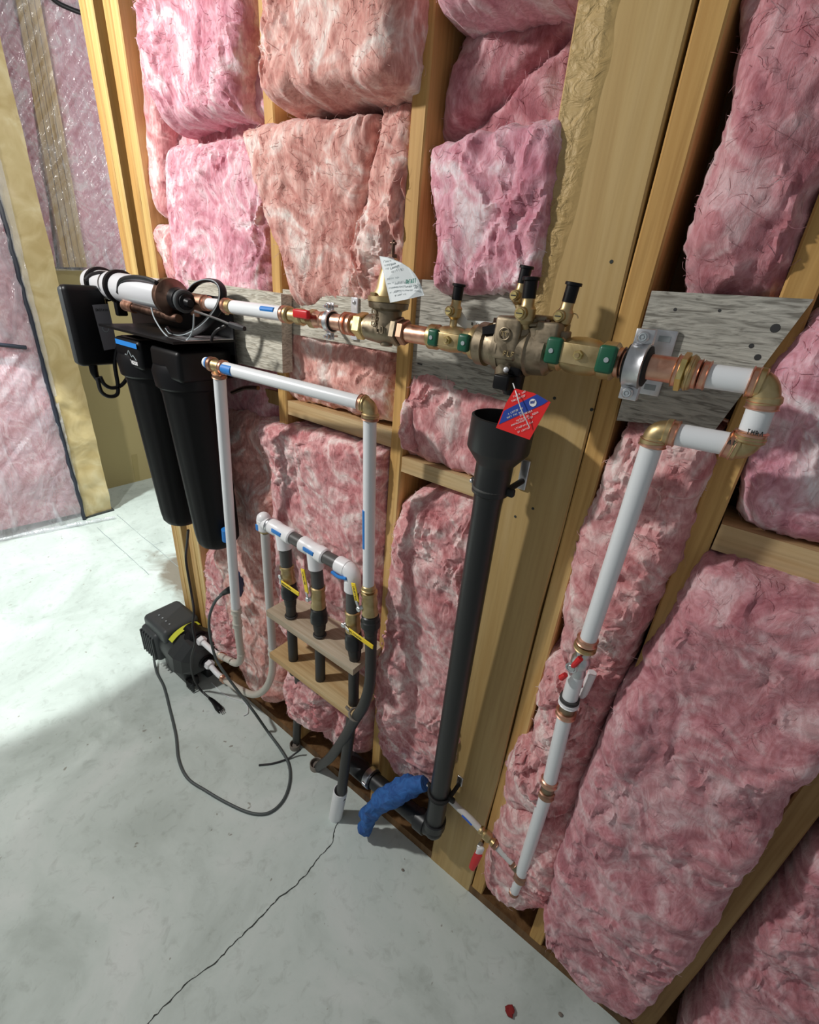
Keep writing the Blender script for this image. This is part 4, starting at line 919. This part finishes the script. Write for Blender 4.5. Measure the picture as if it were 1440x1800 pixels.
# left riser
def l1(px, py): return W(px, py, -.165+.065*min(1, max(0, (py-650)/440)))
t = root('white_riser', 'tall white riser in front of the black filter housings', 'pipe', l1(415, 1075))
collar(t, l1(385.2, 655), l1(386, 664), .0165, 'copper_dark'); seg(t, l1(386, 662), l1(415, 1072), .0148)
MB().cyl(l1(400, 930)+[-.004, -.004, 0], l1(401.5, 950)+[-.004, -.004, 0], .0125).build('blue_label', 'blue_tape', t)
collar(t, l1(415, 1068), l1(416, 1078), .0172, 'tan_pex')
# ---------------------------------------------------------------- pump
PX, PY, PZ = -1.548, -.08, .185
t = root('booster_pump', 'black booster pump with a yellow label standing on the floor', 'pump', (PX-.15, PY, 0))
P_ = lambda x, y, z: np.array([PX+x, PY+y, z])
b = MB(); b.lathe(P_(-.20, 0, PZ), P_(-.0, 0, PZ), [(0, .080), (.05, .092), (.55, .096), (.72, .092), (.86, .080), (.95, .062), (1, .03)], 36)
b.build('motor_shell', 'pump_black', t)
b = MB(); b.lathe(P_(-.10, 0, PZ), P_(.012, 0, PZ-.012), [(0, .098), (.15, .112), (.5, .112), (.8, .094), (1, .066)], 8, smooth=False, ph=.39); b.build('front_bell', 'pump_black', t)
b = MB(); b.rbox(P_(-.215, -.005, PZ+.075), (.19, .165, .075), .02); b.build('control_cover', 'pump_grey', t)
b = MB(); b.rbox(P_(-.25, -.01, PZ-.01), (.13, .19, .15), .02)
for k in range(6): b.rbox(P_(-.30+.020*k, -.107, PZ-.01), (.008, .012, .12), .003)
b.build('motor_housing', 'pump_grey', t)
b = MB(); b.rbox(P_(-.15, -.03, .025), (.22, .045, .05), .01); b.rbox(P_(-.15, .05, .025), (.22, .045, .05), .01); b.rbox(P_(-.15, 0, .06), (.18, .12, .05), .01)
for k in range(5): b.rbox(P_(-.06+.012*k, -.055, .03), (.005, .012, .05), .002)
b.build('base_feet', 'pump_black', t)
ys = [P_(-.115+.0*k, .105*math.sin(a), PZ+.105*math.cos(a)) for k, a in enumerate(np.linspace(-.75, .45, 14))]
lb_ = MB(); v = []
for a in np.linspace(-.75, .5, 16): v += [P_(-.115, .1*math.sin(a), PZ+.1*math.cos(a)+.014), P_(-.085, .1*math.sin(a), PZ+.1*math.cos(a)+.010)]
b = MB()
for a0, a1 in zip(np.linspace(-.75, .5, 16)[:-1], np.linspace(-.75, .5, 16)[1:]):
    A_ = [P_(x, .1125*math.sin(a), PZ+.1125*math.cos(a)) for x, a in ((-.108, a0), (-.078, a0), (-.078, a1), (-.108, a1))]
    b.prism(A_, unit(A_[0]-P_(-.115, 0, PZ))*.0015)
b.build('yellow_label', 'lime', t)
cz = P_(-.045, -.012, PZ+.088); MB().cyl(cz, cz+[.012, -.006, .014], .026, 26, .1).build('round_badge', 'black_plastic', t)
kp = P_(-.2, -.01, PZ+.1135)
for k in range(4): MB().cyl(kp+[-.05+.03*k, -.03, 0], kp+[-.05+.03*k, -.03, .002], .004, 10).build('button', 'ink_grey', t)
n1, n2 = W(352, 1124, -.07), W(366, 1166, -.07)
for nn, nm in ((n1, 'upper'), (n2, 'lower')):
    dd = np.array([.9, .0, -.12]) if nm == 'upper' else np.array([.9, 0, -.1]); dd = unit(dd)
    MB().cyl(nn-dd*.085, nn-dd*.01, .035, 26, .12).cyl(nn-dd*.03, nn, .024, 26, .1).build('port', 'black_plastic', t)
    hexn(t, nn-dd*.004, nn+dd*.022, .021, 'white_plastic', 'port_nut')
# hoses from pump
n1b = n1+np.array([.02, 0, -.003])
t = root('pex_hose', 'short tan hose from the upper pump port up to the first riser', 'hose', W(416, 1167, -.06))
MB().tube([n1b, W(376, 1146, -.066), W(388, 1153, -.064)], .0115, 16).build('barb', 'white_plastic', t)
MB().tube([W(384, 1150, -.065), W(398, 1158, -.07), W(412, 1164, -.076)], .0125, 16, 3).tube(bez(W(408, 1163, -.075), W(424, 1172, -.08), W(424, 1148, -.084), 12), .014, 16, 1).tube([W(424, 1152, -.083), W(420, 1120, -.09), W(416, 1076, -.10)], .0135, 16, 4).build('hose', 'tan_pex', t)
collar(t, W(418, 1102, -.093), W(417, 1092, -.096), .0165, 'tan_pex'); collar(t, W(388, 1152, -.064), W(394, 1155.5, -.063), .0155, 'copper')
t = root('pex_hose', 'long tan hose looping from the lower pump port up to the manifold riser', 'hose', W(447, 1221, -.06))
n2b = n2+np.array([.02, 0, -.003])
MB().tube([n2b, W(382, 1184, -.067), W(392, 1192, -.066)], .0115, 16).build('barb', 'white_plastic', t)
MB().tube([W(390, 1190, -.066), W(405, 1201, -.065), W(424, 1213, -.064), W(447, 1221, -.062), W(466, 1211, -.06), W(478, 1184, -.06), W(480, 1146, -.06)], .0135, 16, 8).build('hose', 'tan_pex', t)
collar(t, W(391, 1191, -.066), W(397, 1196, -.066), .016, 'copper'); collar(t, W(480, 1150, -.06), W(479.5, 1138, -.06), .0168, 'tan_pex')
YM = -.085
mm = lambda px, py: W(px, py, YM)
mr_ = lambda px, py: W(px, py, YM+(.025)*min(1, max(0, (py-940)/200)))
t = root('grey_riser', 'slim grey riser at the left end of the manifold', 'pipe', W(479, 1140, -.06))
seg(t, mr_(466, 936), mr_(479.5, 1142), .0135, 'grey_pex')
# ---------------------------------------------------------------- manifold
t = root('manifold', 'white and grey manifold with blue marks feeding three yellow-handled valves', 'manifold', mm(560, 975))
e0 = mm(464, 917); 
el = MB(); el.cyl(e0+[0, 0, -.028], e0+[0, 0, .012], .021, 26, .2); el.ball(e0+[0, 0, .010], .0205, 18); el.cyl(e0, mm(475, 924), .0195, 24, .1); eo = el.build('end_elbow', 'white_plastic', t)
MB().cyl(e0+[0, 0, -.036], e0+[0, 0, -.026], .0155, 6).build('nut', 'brass', t)
MB().rbox(e0+[-.006, -.0205, -.014], (.012, .0025, .020), .001).build('blue_label', 'blue_tape', eo)
collar(t, mm(474, 922), mm(478, 924.5), .0215, 'steel', 'ring')
def mtee(x0, y0, x1, y1, bx, by):
    A, B = mm(x0, y0), mm(x1, y1); d = unit(B-A); c = lerp(A, B, .52)
    k = MB(); k.lathe(A, B, [(0, .0185), (.05, .0225), (.3, .0225), (.36, .0205), (.66, .0205), (.72, .0225), (.96, .0225), (1, .0195)], 28)
    k.cyl(c, mm(bx, by), .0215, 26, .06); o_ = k.build('tee', 'white_plastic', t)
    MB().rbox(c+[0, -.0215, .005], (.040, .004, .012), .0015, [d, (0, 1, 0), unit(np.cross(d, (0, 1, 0)))]).build('blue_label', 'blue_tape', o_)
mtee(477, 923.5, 515, 945, 501.5, 964)
MB().cyl(mm(513, 944), mm(532, 955), .0175, 24).build('grey_link', 'grey_pipe', t)
mtee(531, 954, 573, 979, 556, 999)
MB().cyl(mm(571, 978), mm(597, 992), .0175, 24).build('grey_link', 'grey_pipe', t)
A = mm(595, 991); C_ = mm(619, 1004); k = MB(); k.cyl(A, mm(612, 1000), .0225, 26, .05); k.tube(bez(mm(606, 997), mm(623, 1004), mm(620, 1022), 10), .0215, 24, 1); k.cyl(mm(620, 1018), mm(619.5, 1037), .0218, 26, .05); ko = k.build('end_elbow', 'white_plastic', t)
MB().tube([mm(593, 1000)+[0, -.019, 0], mm(605, 1008)+[0, -.0205, 0], mm(620, 1011)+[0, -.0215, 0]], .0045, 8).build('blue_label', 'blue_tape', ko)
gv = 'valves under the manifold'
def bval(top, bt0, bt1, bk, pv, h0, h1, label, y=YM, wpx=9, pipe=True):
    """grey stub, brass ball valve, black fitting, yellow flat lever"""
    t = root('ball_valve', label, 'valve', W(*bk, y), gv)
    P0, P1, P2, P3 = W(*top, y), W(*bt0, y), W(*bt1, y), W(*bk, y)
    if pipe: MB().cyl(P0, P1, .0175, 24, .03).build('stub', 'grey_pipe', t)
    MB().lathe(P1, P2, [(0, .017), (.03, .021), (.16, .021), (.2, .0175), (.3, .0185), (.5, .021), (.7, .0185), (.82, .021), (.97, .021), (1, .018)], 26).build('body', 'brass', t)
    MB().lathe(P2, P3, [(0, .019), (.05, .0225), (.25, .0225), (.3, .025), (.62, .025), (.7, .0195), (1, .0175)], 26).build('adapter', 'black_pipe', t)
    pc = W(*pv, y-.018); MB().cyl(lerp(P1, P2, .5), pc+[0, -.002, 0], .006, 14).cyl(pc+[0, .003, 0], pc+[0, -.006, 0], .0075, 6, .1).build('stem', 'steel', t)
    a, b_ = W(*h0, y-.024), W(*h1, y-.024); d = unit(b_-a); L = np.linalg.norm(b_-a); sd = np.cross(d, (0, 1, 0))
    ho = MB().rbox((a+b_)/2, (L, .0032, .0145), .0014, [d, (0, 1, 0), sd]).build('lever', 'yellow', t)
    MB().rbox(lerp(pc+[0, -.004, 0], a, .5), (np.linalg.norm(a-pc)+.01, .003, .009), .001, [unit(a-pc), (0, 1, 0), np.cross(unit(a-pc), (0, 1, 0))]).build('lever_root', 'steel', t)
    g = d if d[0] > 0 else -d; o_ = (a if d[0] > 0 else b_); upv = np.cross(g, (0, -1, 0)); upv = upv if upv[2] > 0 or abs(upv[2]) < .5 else -upv
    glyphs(o_+g*.008-upv*.0025+[0, -.0018, 0], g, upv, 9, .0045, .0048, 'lever_print', 'ink_black', ho, int(top[0]), .0003, up=.11)
bval((501.5, 962), (504, 994), (508, 1024), (511, 1062), (494, 1013), (494, 1023), (526, 1045), 'left manifold valve, yellow lever slanting down to the right')
bval((556, 997), (559, 1030), (560, 1067), (562, 1106), (542, 1053), (540, 1043), (532, 1000), 'middle manifold valve, yellow lever pointing up')
bval((619.5, 1036), (620, 1073), (621, 1109), (624, 1152), (605, 1098), (613, 1107), (656, 1138), 'right manifold valve, longest yellow lever slanting down to the right')
bval((648, 1030), (649, 1038), (651, 1080), (652, 1112), (632, 1070), (628, 1058), (621, 1025), 'valve under the blue-marked riser, yellow lever pointing up', y=YM-.004, pipe=False)
# shelves
def shelf(zt, th, x0, x1, yf0, yf1, yb, name, label, m):
    b = MB(); pts = [(x0, yf0, zt), (x1, yf1, zt), (x1, yb, zt), (x0, yb, zt)]
    b.prism(pts, (0, 0, -th)); return tag(b.build(name, m), label, 'shelf')
sh = shelf(.76, .022, -.995, -.622, -.118, -.118, 0.012, 'pipe_shelf', 'upper small wooden shelf holding the valve pipes', 'shelf_wood')
sh2 = shelf(.585, .022, -.995, -.622, -.118, -.118, 0.012, 'pipe_shelf', 'lower small wooden shelf below the valves', 'pine_x')
tails = [('black_pipe_tail', (511, 1060), (516, 1140), 'black pipe through both shelves at their left end'), ('black_pipe_tail', (562, 1104), (566, 1182), 'black pipe through the shelves at their middle'), ('black_pipe_tail', (624, 1150), (622, 1226), 'black pipe through the shelves at their right end')]
yT = YM
T0 = W(511, 1060, yT); 
s2 = Fl(556, 1348); s1 = Fl(519, 1313)
def tail(name, top, x_adj, zend, r, label, m='hose_black'):
    b = MB(); p0 = W(*top, yT); b.tube([p0, (p0[0], yT, .56), (p0[0], yT, .53)] + ([(p0[0], yT+.02, .50), (p0[0]+x_adj, -.012, zend)] if zend < .3 else []), r, 20, 5); b.torus((p0[0], yT, .765), (0, 0, 1), r*1.1, .003); return tag(b.build(name, m), label, 'pipe')
tail('black_pipe', (511, 1060), float(s1[0]-W(511, 1060, yT)[0]), .03, .0155, 'black pipe through both shelves at their left end')
tail('black_pipe', (562, 1104), .0, .36, .0155, 'black pipe through the shelves at their middle')
p3 = W(624, 1150, yT); wsl = Fl(589, 1434); wt = W(600, 1391, wsl[1])
tag(MB().tube([p3, p3+[-.002, 0, -.1], W(621, 1240, yT), W(613, 1300, yT-.003), W(604, 1365, wt[1]), wt-[0, 0, .03]], [.0155, .0155, .0155, .017, .017, .017], 20, 6).build('black_pipe', 'hose_black'), 'black pipe at the right end of the shelves, dropping into the white sleeve', 'pipe')
# hose from valve 4 to second sleeve
tag(MB().tube([W(652, 1108, YM-.004), W(652, 1150, YM-.01), W(650, 1200, YM-.02), W(640, 1238, YM-.024), W(622, 1268, YM-.02), W(604, 1300, YM-.01), W(580, 1332, -.06), W(562, 1346, -.03), s2+[0, 0, -.02]], [.0165, .015, .015, .016, .016, .017, .017, .016, .015], 18, 8).build('bent_hose', 'hose_black'), 'thick dark hose bending left from the far right valve into a floor sleeve', 'hose')
c = W(625, 1256, YM-.022); tag(MB().torus(c, unit(W(640, 1238, -.1)-W(622, 1268, -.1)), .0185, .0035).cyl(c+[-.02, -.005, .006], c+[-.034, -.005, .012], .004, 10).build('hose_clip', 'conduit'), 'grey clip around the bent dark hose below the lower shelf', 'clip')
def sleeve(c, r, h, m, label, lean=(0, 0)):
    t_ = np.array([c[0]+lean[0], c[1]+lean[1], h]); b = MB()
    b.lathe((c[0], c[1], -.02), t_, [(1-.9, r*.86), (.98, r*.86), (1, r*.9), (1, r), (.97, r*1.02), (0, r)], 28, caps=False); b.cyl((c[0], c[1], .004), (c[0]+.0001, c[1], .008), r*.85, 20)
    return tag(b.build('pipe_sleeve', m), label, 'pipe sleeve')
sleeve(s1, .021, .022, 'conduit', 'grey floor sleeve, left of the two rough ones')
sleeve(s2, .024, .024, 'conduit', 'grey floor sleeve swallowing the bent dark hose')
sleeve(wsl, .0235, wt[2]+.004, 'white_plastic', 'white upright floor sleeve beside the floor crack', ((wt-wsl)[0]*.9, (wt-wsl)[1]))
# ---------------------------------------------------------------- lamp cylinder (purifier) and controller
YU = -.135
t = root('lamp_purifier', 'shiny white lamp cylinder strapped above the filters', 'water purifier', W(240, 510, YU))
ua, ub = W(165, 497, YU), W(300, 522, YU)
MB().lathe(ua, ub, [(0, .03), (.01, .039), (.99, .039), (1, .036)], 36).build('chamber', 'white_steel', t)
MB().lathe(ub-[.008, 0, 0], ub+[.028, 0, -.002], [(0, .036), (.05, .045), (.55, .045), (.7, .036), (1, .026)], 32).build('end_cap', 'bronze_dark', t)
ne = ub+np.array([.028, 0, -.002]); MB().lathe(ne, ne+[.065, 0, -.006], [(0, .026), (.1, .028), (.35, .026), (.4, .021), (.75, .019), (.8, .012), (1, .009)], 26).build('lamp_plug', 'black_plastic', t)
cc_ = ne+[.03, 0, -.003]; MB().cyl(cc_, cc_+[.012, 0, -.001], .0275).build('plug_ring', 'pump_grey', t)
for fx in (.13, .40):
    c = lerp(ua, ub, fx); MB().lathe(c-[.009, 0, 0], c+[.009, 0, 0], [(0, .039), (.1, .047), (.9, .047), (1, .039)], 32).rbox(c+[0, -.012, -.045], (.018, .03, .06), .005).build('strap', 'black_plastic', t)
MB().cyl(lerp(ua, ub, .62)+[0, -.02, -.042], lerp(ua, ub, 1.08)+[0, -.005, -.048], .011, 20).build('outlet_tube', 'bronze_dark', t)
MB().cyl(lerp(ua, ub, .52)+[0, -.022, -.041], lerp(ua, ub, .63)+[0, -.02, -.043], .0145, 20).build('tube_collar', 'copper', t)
# controller box
xb = -1.60
f_tl, f_bl, f_br, f_tr = Lx(110, 503, xb), Lx(152, 645, xb), Lx(206, 641, xb), Lx(182, 505, xb)
t = root('controller_box', 'black plug-in controller box with a grey label at the far left end', 'controller', (xb, (f_tl[1]+f_tr[1])/2, f_bl[2]))
ym = (f_tl[1]+f_tr[1])/2; yw = abs(f_tr[1]-f_tl[1])*1.04; zc_ = (f_tl[2]+f_bl[2])/2+.002; zh = abs(f_tl[2]-f_bl[2])*1.02
MB().rbox((xb-.022, ym, zc_), (.044, yw, zh), .014).build('case', 'black_plastic', t)
MB().rbox((xb-.024, ym, zc_), (.030, yw+.006, zh*.96), .010).build('rear_case', 'pump_grey', t)
lp = [Lx(*p_, xb+.0006) for p_ in [(162, 536), (190, 534), (207, 612), (183, 616)]]
lo_ = MB().prism(lp, (.0006, 0, 0)).build('label_sticker', 'grey_label', t)
glyphs(lp[0]+[.0014, .006, -.016], (0, 1, 0), (0, 0, 1), 7, .0048, .006, 'sticker_print', 'ink_black', lo_, 33, nrm=(1, 0, 0), up=.1)
MB().torus(Lx(186, 578, xb+.0015), (1, 0, 0), .008, .0008).build('sticker_ring', 'ink_grey', lo_)
MB().tube([Lx(163, 640, xb-.02), Lx(166, 655, xb-.02), Lx(172, 668, xb-.02)], [.012, .011, .007], 12).build('cable_boot', 'black_plastic', t)
# cables
def cable(pts, r, label, m='black_cord', name='cable', cat='cable'): return tag(MB().tube(pts, r, 9, 6).build(name, m), label, cat)
X_ = lambda px, py: Lx(px, py, xb+.0)
cable([X_(171, 664), X_(178, 688), X_(192, 697), X_(206, 693), X_(207, 675), X_(202, 640), X_(206, 612), X_(216, 600), X_(228, 625), X_(230, 650), X_(216, 675), X_(198, 682), X_(184, 676), X_(176, 662)], .0058, 'black cable looping below the controller box')
cable([X_(150, 492), X_(160, 483), X_(180, 479), X_(205, 485), X_(215, 495)], .0045, 'black cable arching over the left end of the lamp cylinder')
U = lambda px, py: W(px, py, -.17)
cable([U(208, 515), U(212, 494), U(232, 487), U(258, 490), U(275, 497)], .0055, 'black cable arching over the middle of the lamp cylinder')
t = root('hose_strap', 'black ribbed strap bent in a ring above the filter heads', 'strap', W(362, 545, -.12))
V_ = lambda px, py: W(px, py, -.085-.06*max(0, (py-495)/100))
ring = [V_(334, 512), V_(345, 500), V_(362, 493), V_(380, 495), V_(390, 506), V_(391, 524), V_(383, 545), V_(366, 566), V_(348, 580), V_(325, 590), V_(305, 588), V_(296, 578)]
MB().tube(ring, .0095, 8, 8, flat=.5).build('band', 'black_plastic', t)
MB().tube([p_+[0, -.008, .0015] for p_ in ring], .0013, 5, 8).build('white_line', 'ink_grey', t)
cable([W(343, 547, -.17), W(360, 553, -.17), W(385, 562, -.16), W(404, 570, -.155)], .0028, 'thin grey lead from the lamp plug toward the right', 'grey_pipe')
cable([W(404, 570, -.155), W(416, 574, -.15), W(430, 578, -.15)], [.006, .0075, .005], 'small black connector at the end of the lamp lead', name='connector', cat='connector')
cable([W(266, 541, -.17), W(272, 560, -.175), W(288, 585, -.18), W(308, 600, -.18), W(328, 598, -.18), (W(339, 580, -.175)), W(341, 552, -.17)], .0018, 'hair-thin earth wire drooping under the lamp cylinder', 'ink_grey')
cable([W(372, 600, -.13), W(374, 590, -.14), W(382, 580, -.14), W(395, 573, -.13)], .0035, 'short black cable stub curving above the filter port')
cable([W(408, 690, -.03), W(430, 682, -.03), W(454, 682, -.03)], .006, 'dark strap end poking out behind the white branch pipe', 'bronze_dark', 'strap_end', 'strap')
# left corner: navy outlet box
t = root('outlet_box', 'navy electrical outlet box behind the first risers', 'outlet box', W(424, 1022, .02))
MB().rbox(W(424, 1020, .0), (.06, .06, .11), .01).build('box', 'navy', t)
o_ = MB().rbox(W(400, 1014, -.005), (.035, .02, .075), .006).build('box_flap', 'white_plastic'); tag(o_, 'white cover scrap beside the navy outlet box', 'cover')
# floor cords
c_ = lambda px, py: Fl(px, py, .006)
pts = [W(270, 1117, -.17), W(268, 1145, -.17)]
e1 = Fl(288, 1207, .006); e0 = W(271, 1118, -.205)
cord = [P_(-.27, -.08, .09), Fl(270, 1150, .05), Fl(275, 1180, .012), Fl(288, 1207, .005), Fl(298, 1245, .005), Fl(309, 1292, .005), Fl(314, 1335, .005), Fl(330, 1368, .005), Fl(362, 1390, .005), Fl(400, 1412, .005), Fl(440, 1429, .005), Fl(472, 1429, .005), Fl(497, 1408, .005), Fl(509, 1376, .005), Fl(508, 1345, .005), Fl(494, 1318, .008), Fl(470, 1285, .015)]
air = [W(447, 1252, -.09), W(424, 1222, -.10), W(400, 1190, -.12), W(380, 1158, -.13), W(370, 1120, -.135), W(368, 1086, -.13), W(378, 1058, -.12), W(392, 1044, -.10)]
tag(MB().tube(cord+air, .0052, 10, 8).build('power_cord', 'grey_cord'), 'grey-black power cord looping over the concrete floor from the pump', 'cord')
tag(MB().tube([W(388, 1046, -.10), W(396, 1041, -.095), W(404, 1037, -.09), W(409, 1035, -.085)], [.006, .010, .013, .012], 12, 4).build('plug', 'black_plastic'), 'black plug hanging by the first riser, above the pump', 'plug')
tag(MB().tube([Fl(455, 1345, .004), Fl(480, 1342, .004), Fl(505, 1334, .006), Fl(520, 1324, .02), Fl(528, 1318, .04)], .0035, 8).build('thin_wire', 'black_cord'), 'thin dark wire crossing the power cord beside the grey floor sleeve', 'wire')
tag(MB().tube([W(331, 932, -.13), W(329, 955, -.125), W(327, 985, -.12), W(336, 1040, -.13), W(341, 1075, -.15), W(339, 1100, -.16), W(343, 1130, -.165), W(336, 1160, -.165), W(340, 1190, -.14), Fl(352, 1212, .03), Fl(370, 1228, .010)], .0045, 9, 6).build('power_cord', 'black_cord'), 'thin black cord dropping from between the filters over the pump', 'cord')
t = root('plug', 'black three-prong plug lying on the floor in front of the pump', 'plug', Fl(382, 1242))
MB().tube([Fl(368, 1227, .010), Fl(376, 1234, .012), Fl(384, 1244, .013), Fl(388, 1249, .013)], [.006, .010, .015, .013], 12, 4).build('body', 'black_plastic', t)
pr = MB()
for s in (-1, 0, 1): 
    a = Fl(388+s*2.4, 1248-s*1.6, .013); pr.cyl(a, a+unit(Fl(396, 1259)-Fl(386, 1247))*.018, .0018, 8)
pr.build('prong', 'steel', t)
tag(MB().tube([Fl(372, 1200, .004), Fl(396, 1222, .004), Fl(430, 1215+20, .004), Fl(436, 1252, .004), Fl(428, 1258, .004)], .002, 6).build('thin_wire', 'white_pex'), 'thin pale wire curled on the floor behind the pump hoses', 'wire')
# debris
for (px, py, r_, m, lb) in ((896, 1778, .014, 'red_brick', 'small dark red chip on the floor at the bottom edge'), (985, 1784, .006, 'conduit', 'small grey pebble on the floor near the bottom edge'), (708, 1530, .005, 'conduit', 'tiny dirt clod on the floor below the drain elbow')):
    p_ = Fl(px, py); b = MB(); b.ball(p_+[0, 0, r_*.4], r_, 8, (1, .8, .5)); b.v[0] = b.v[0]+(b.v[0]-p_)*(.35*noise(b.v[0]*150, 4))[:, None]; tag(b.build('floor_chip', m), lb, 'debris')
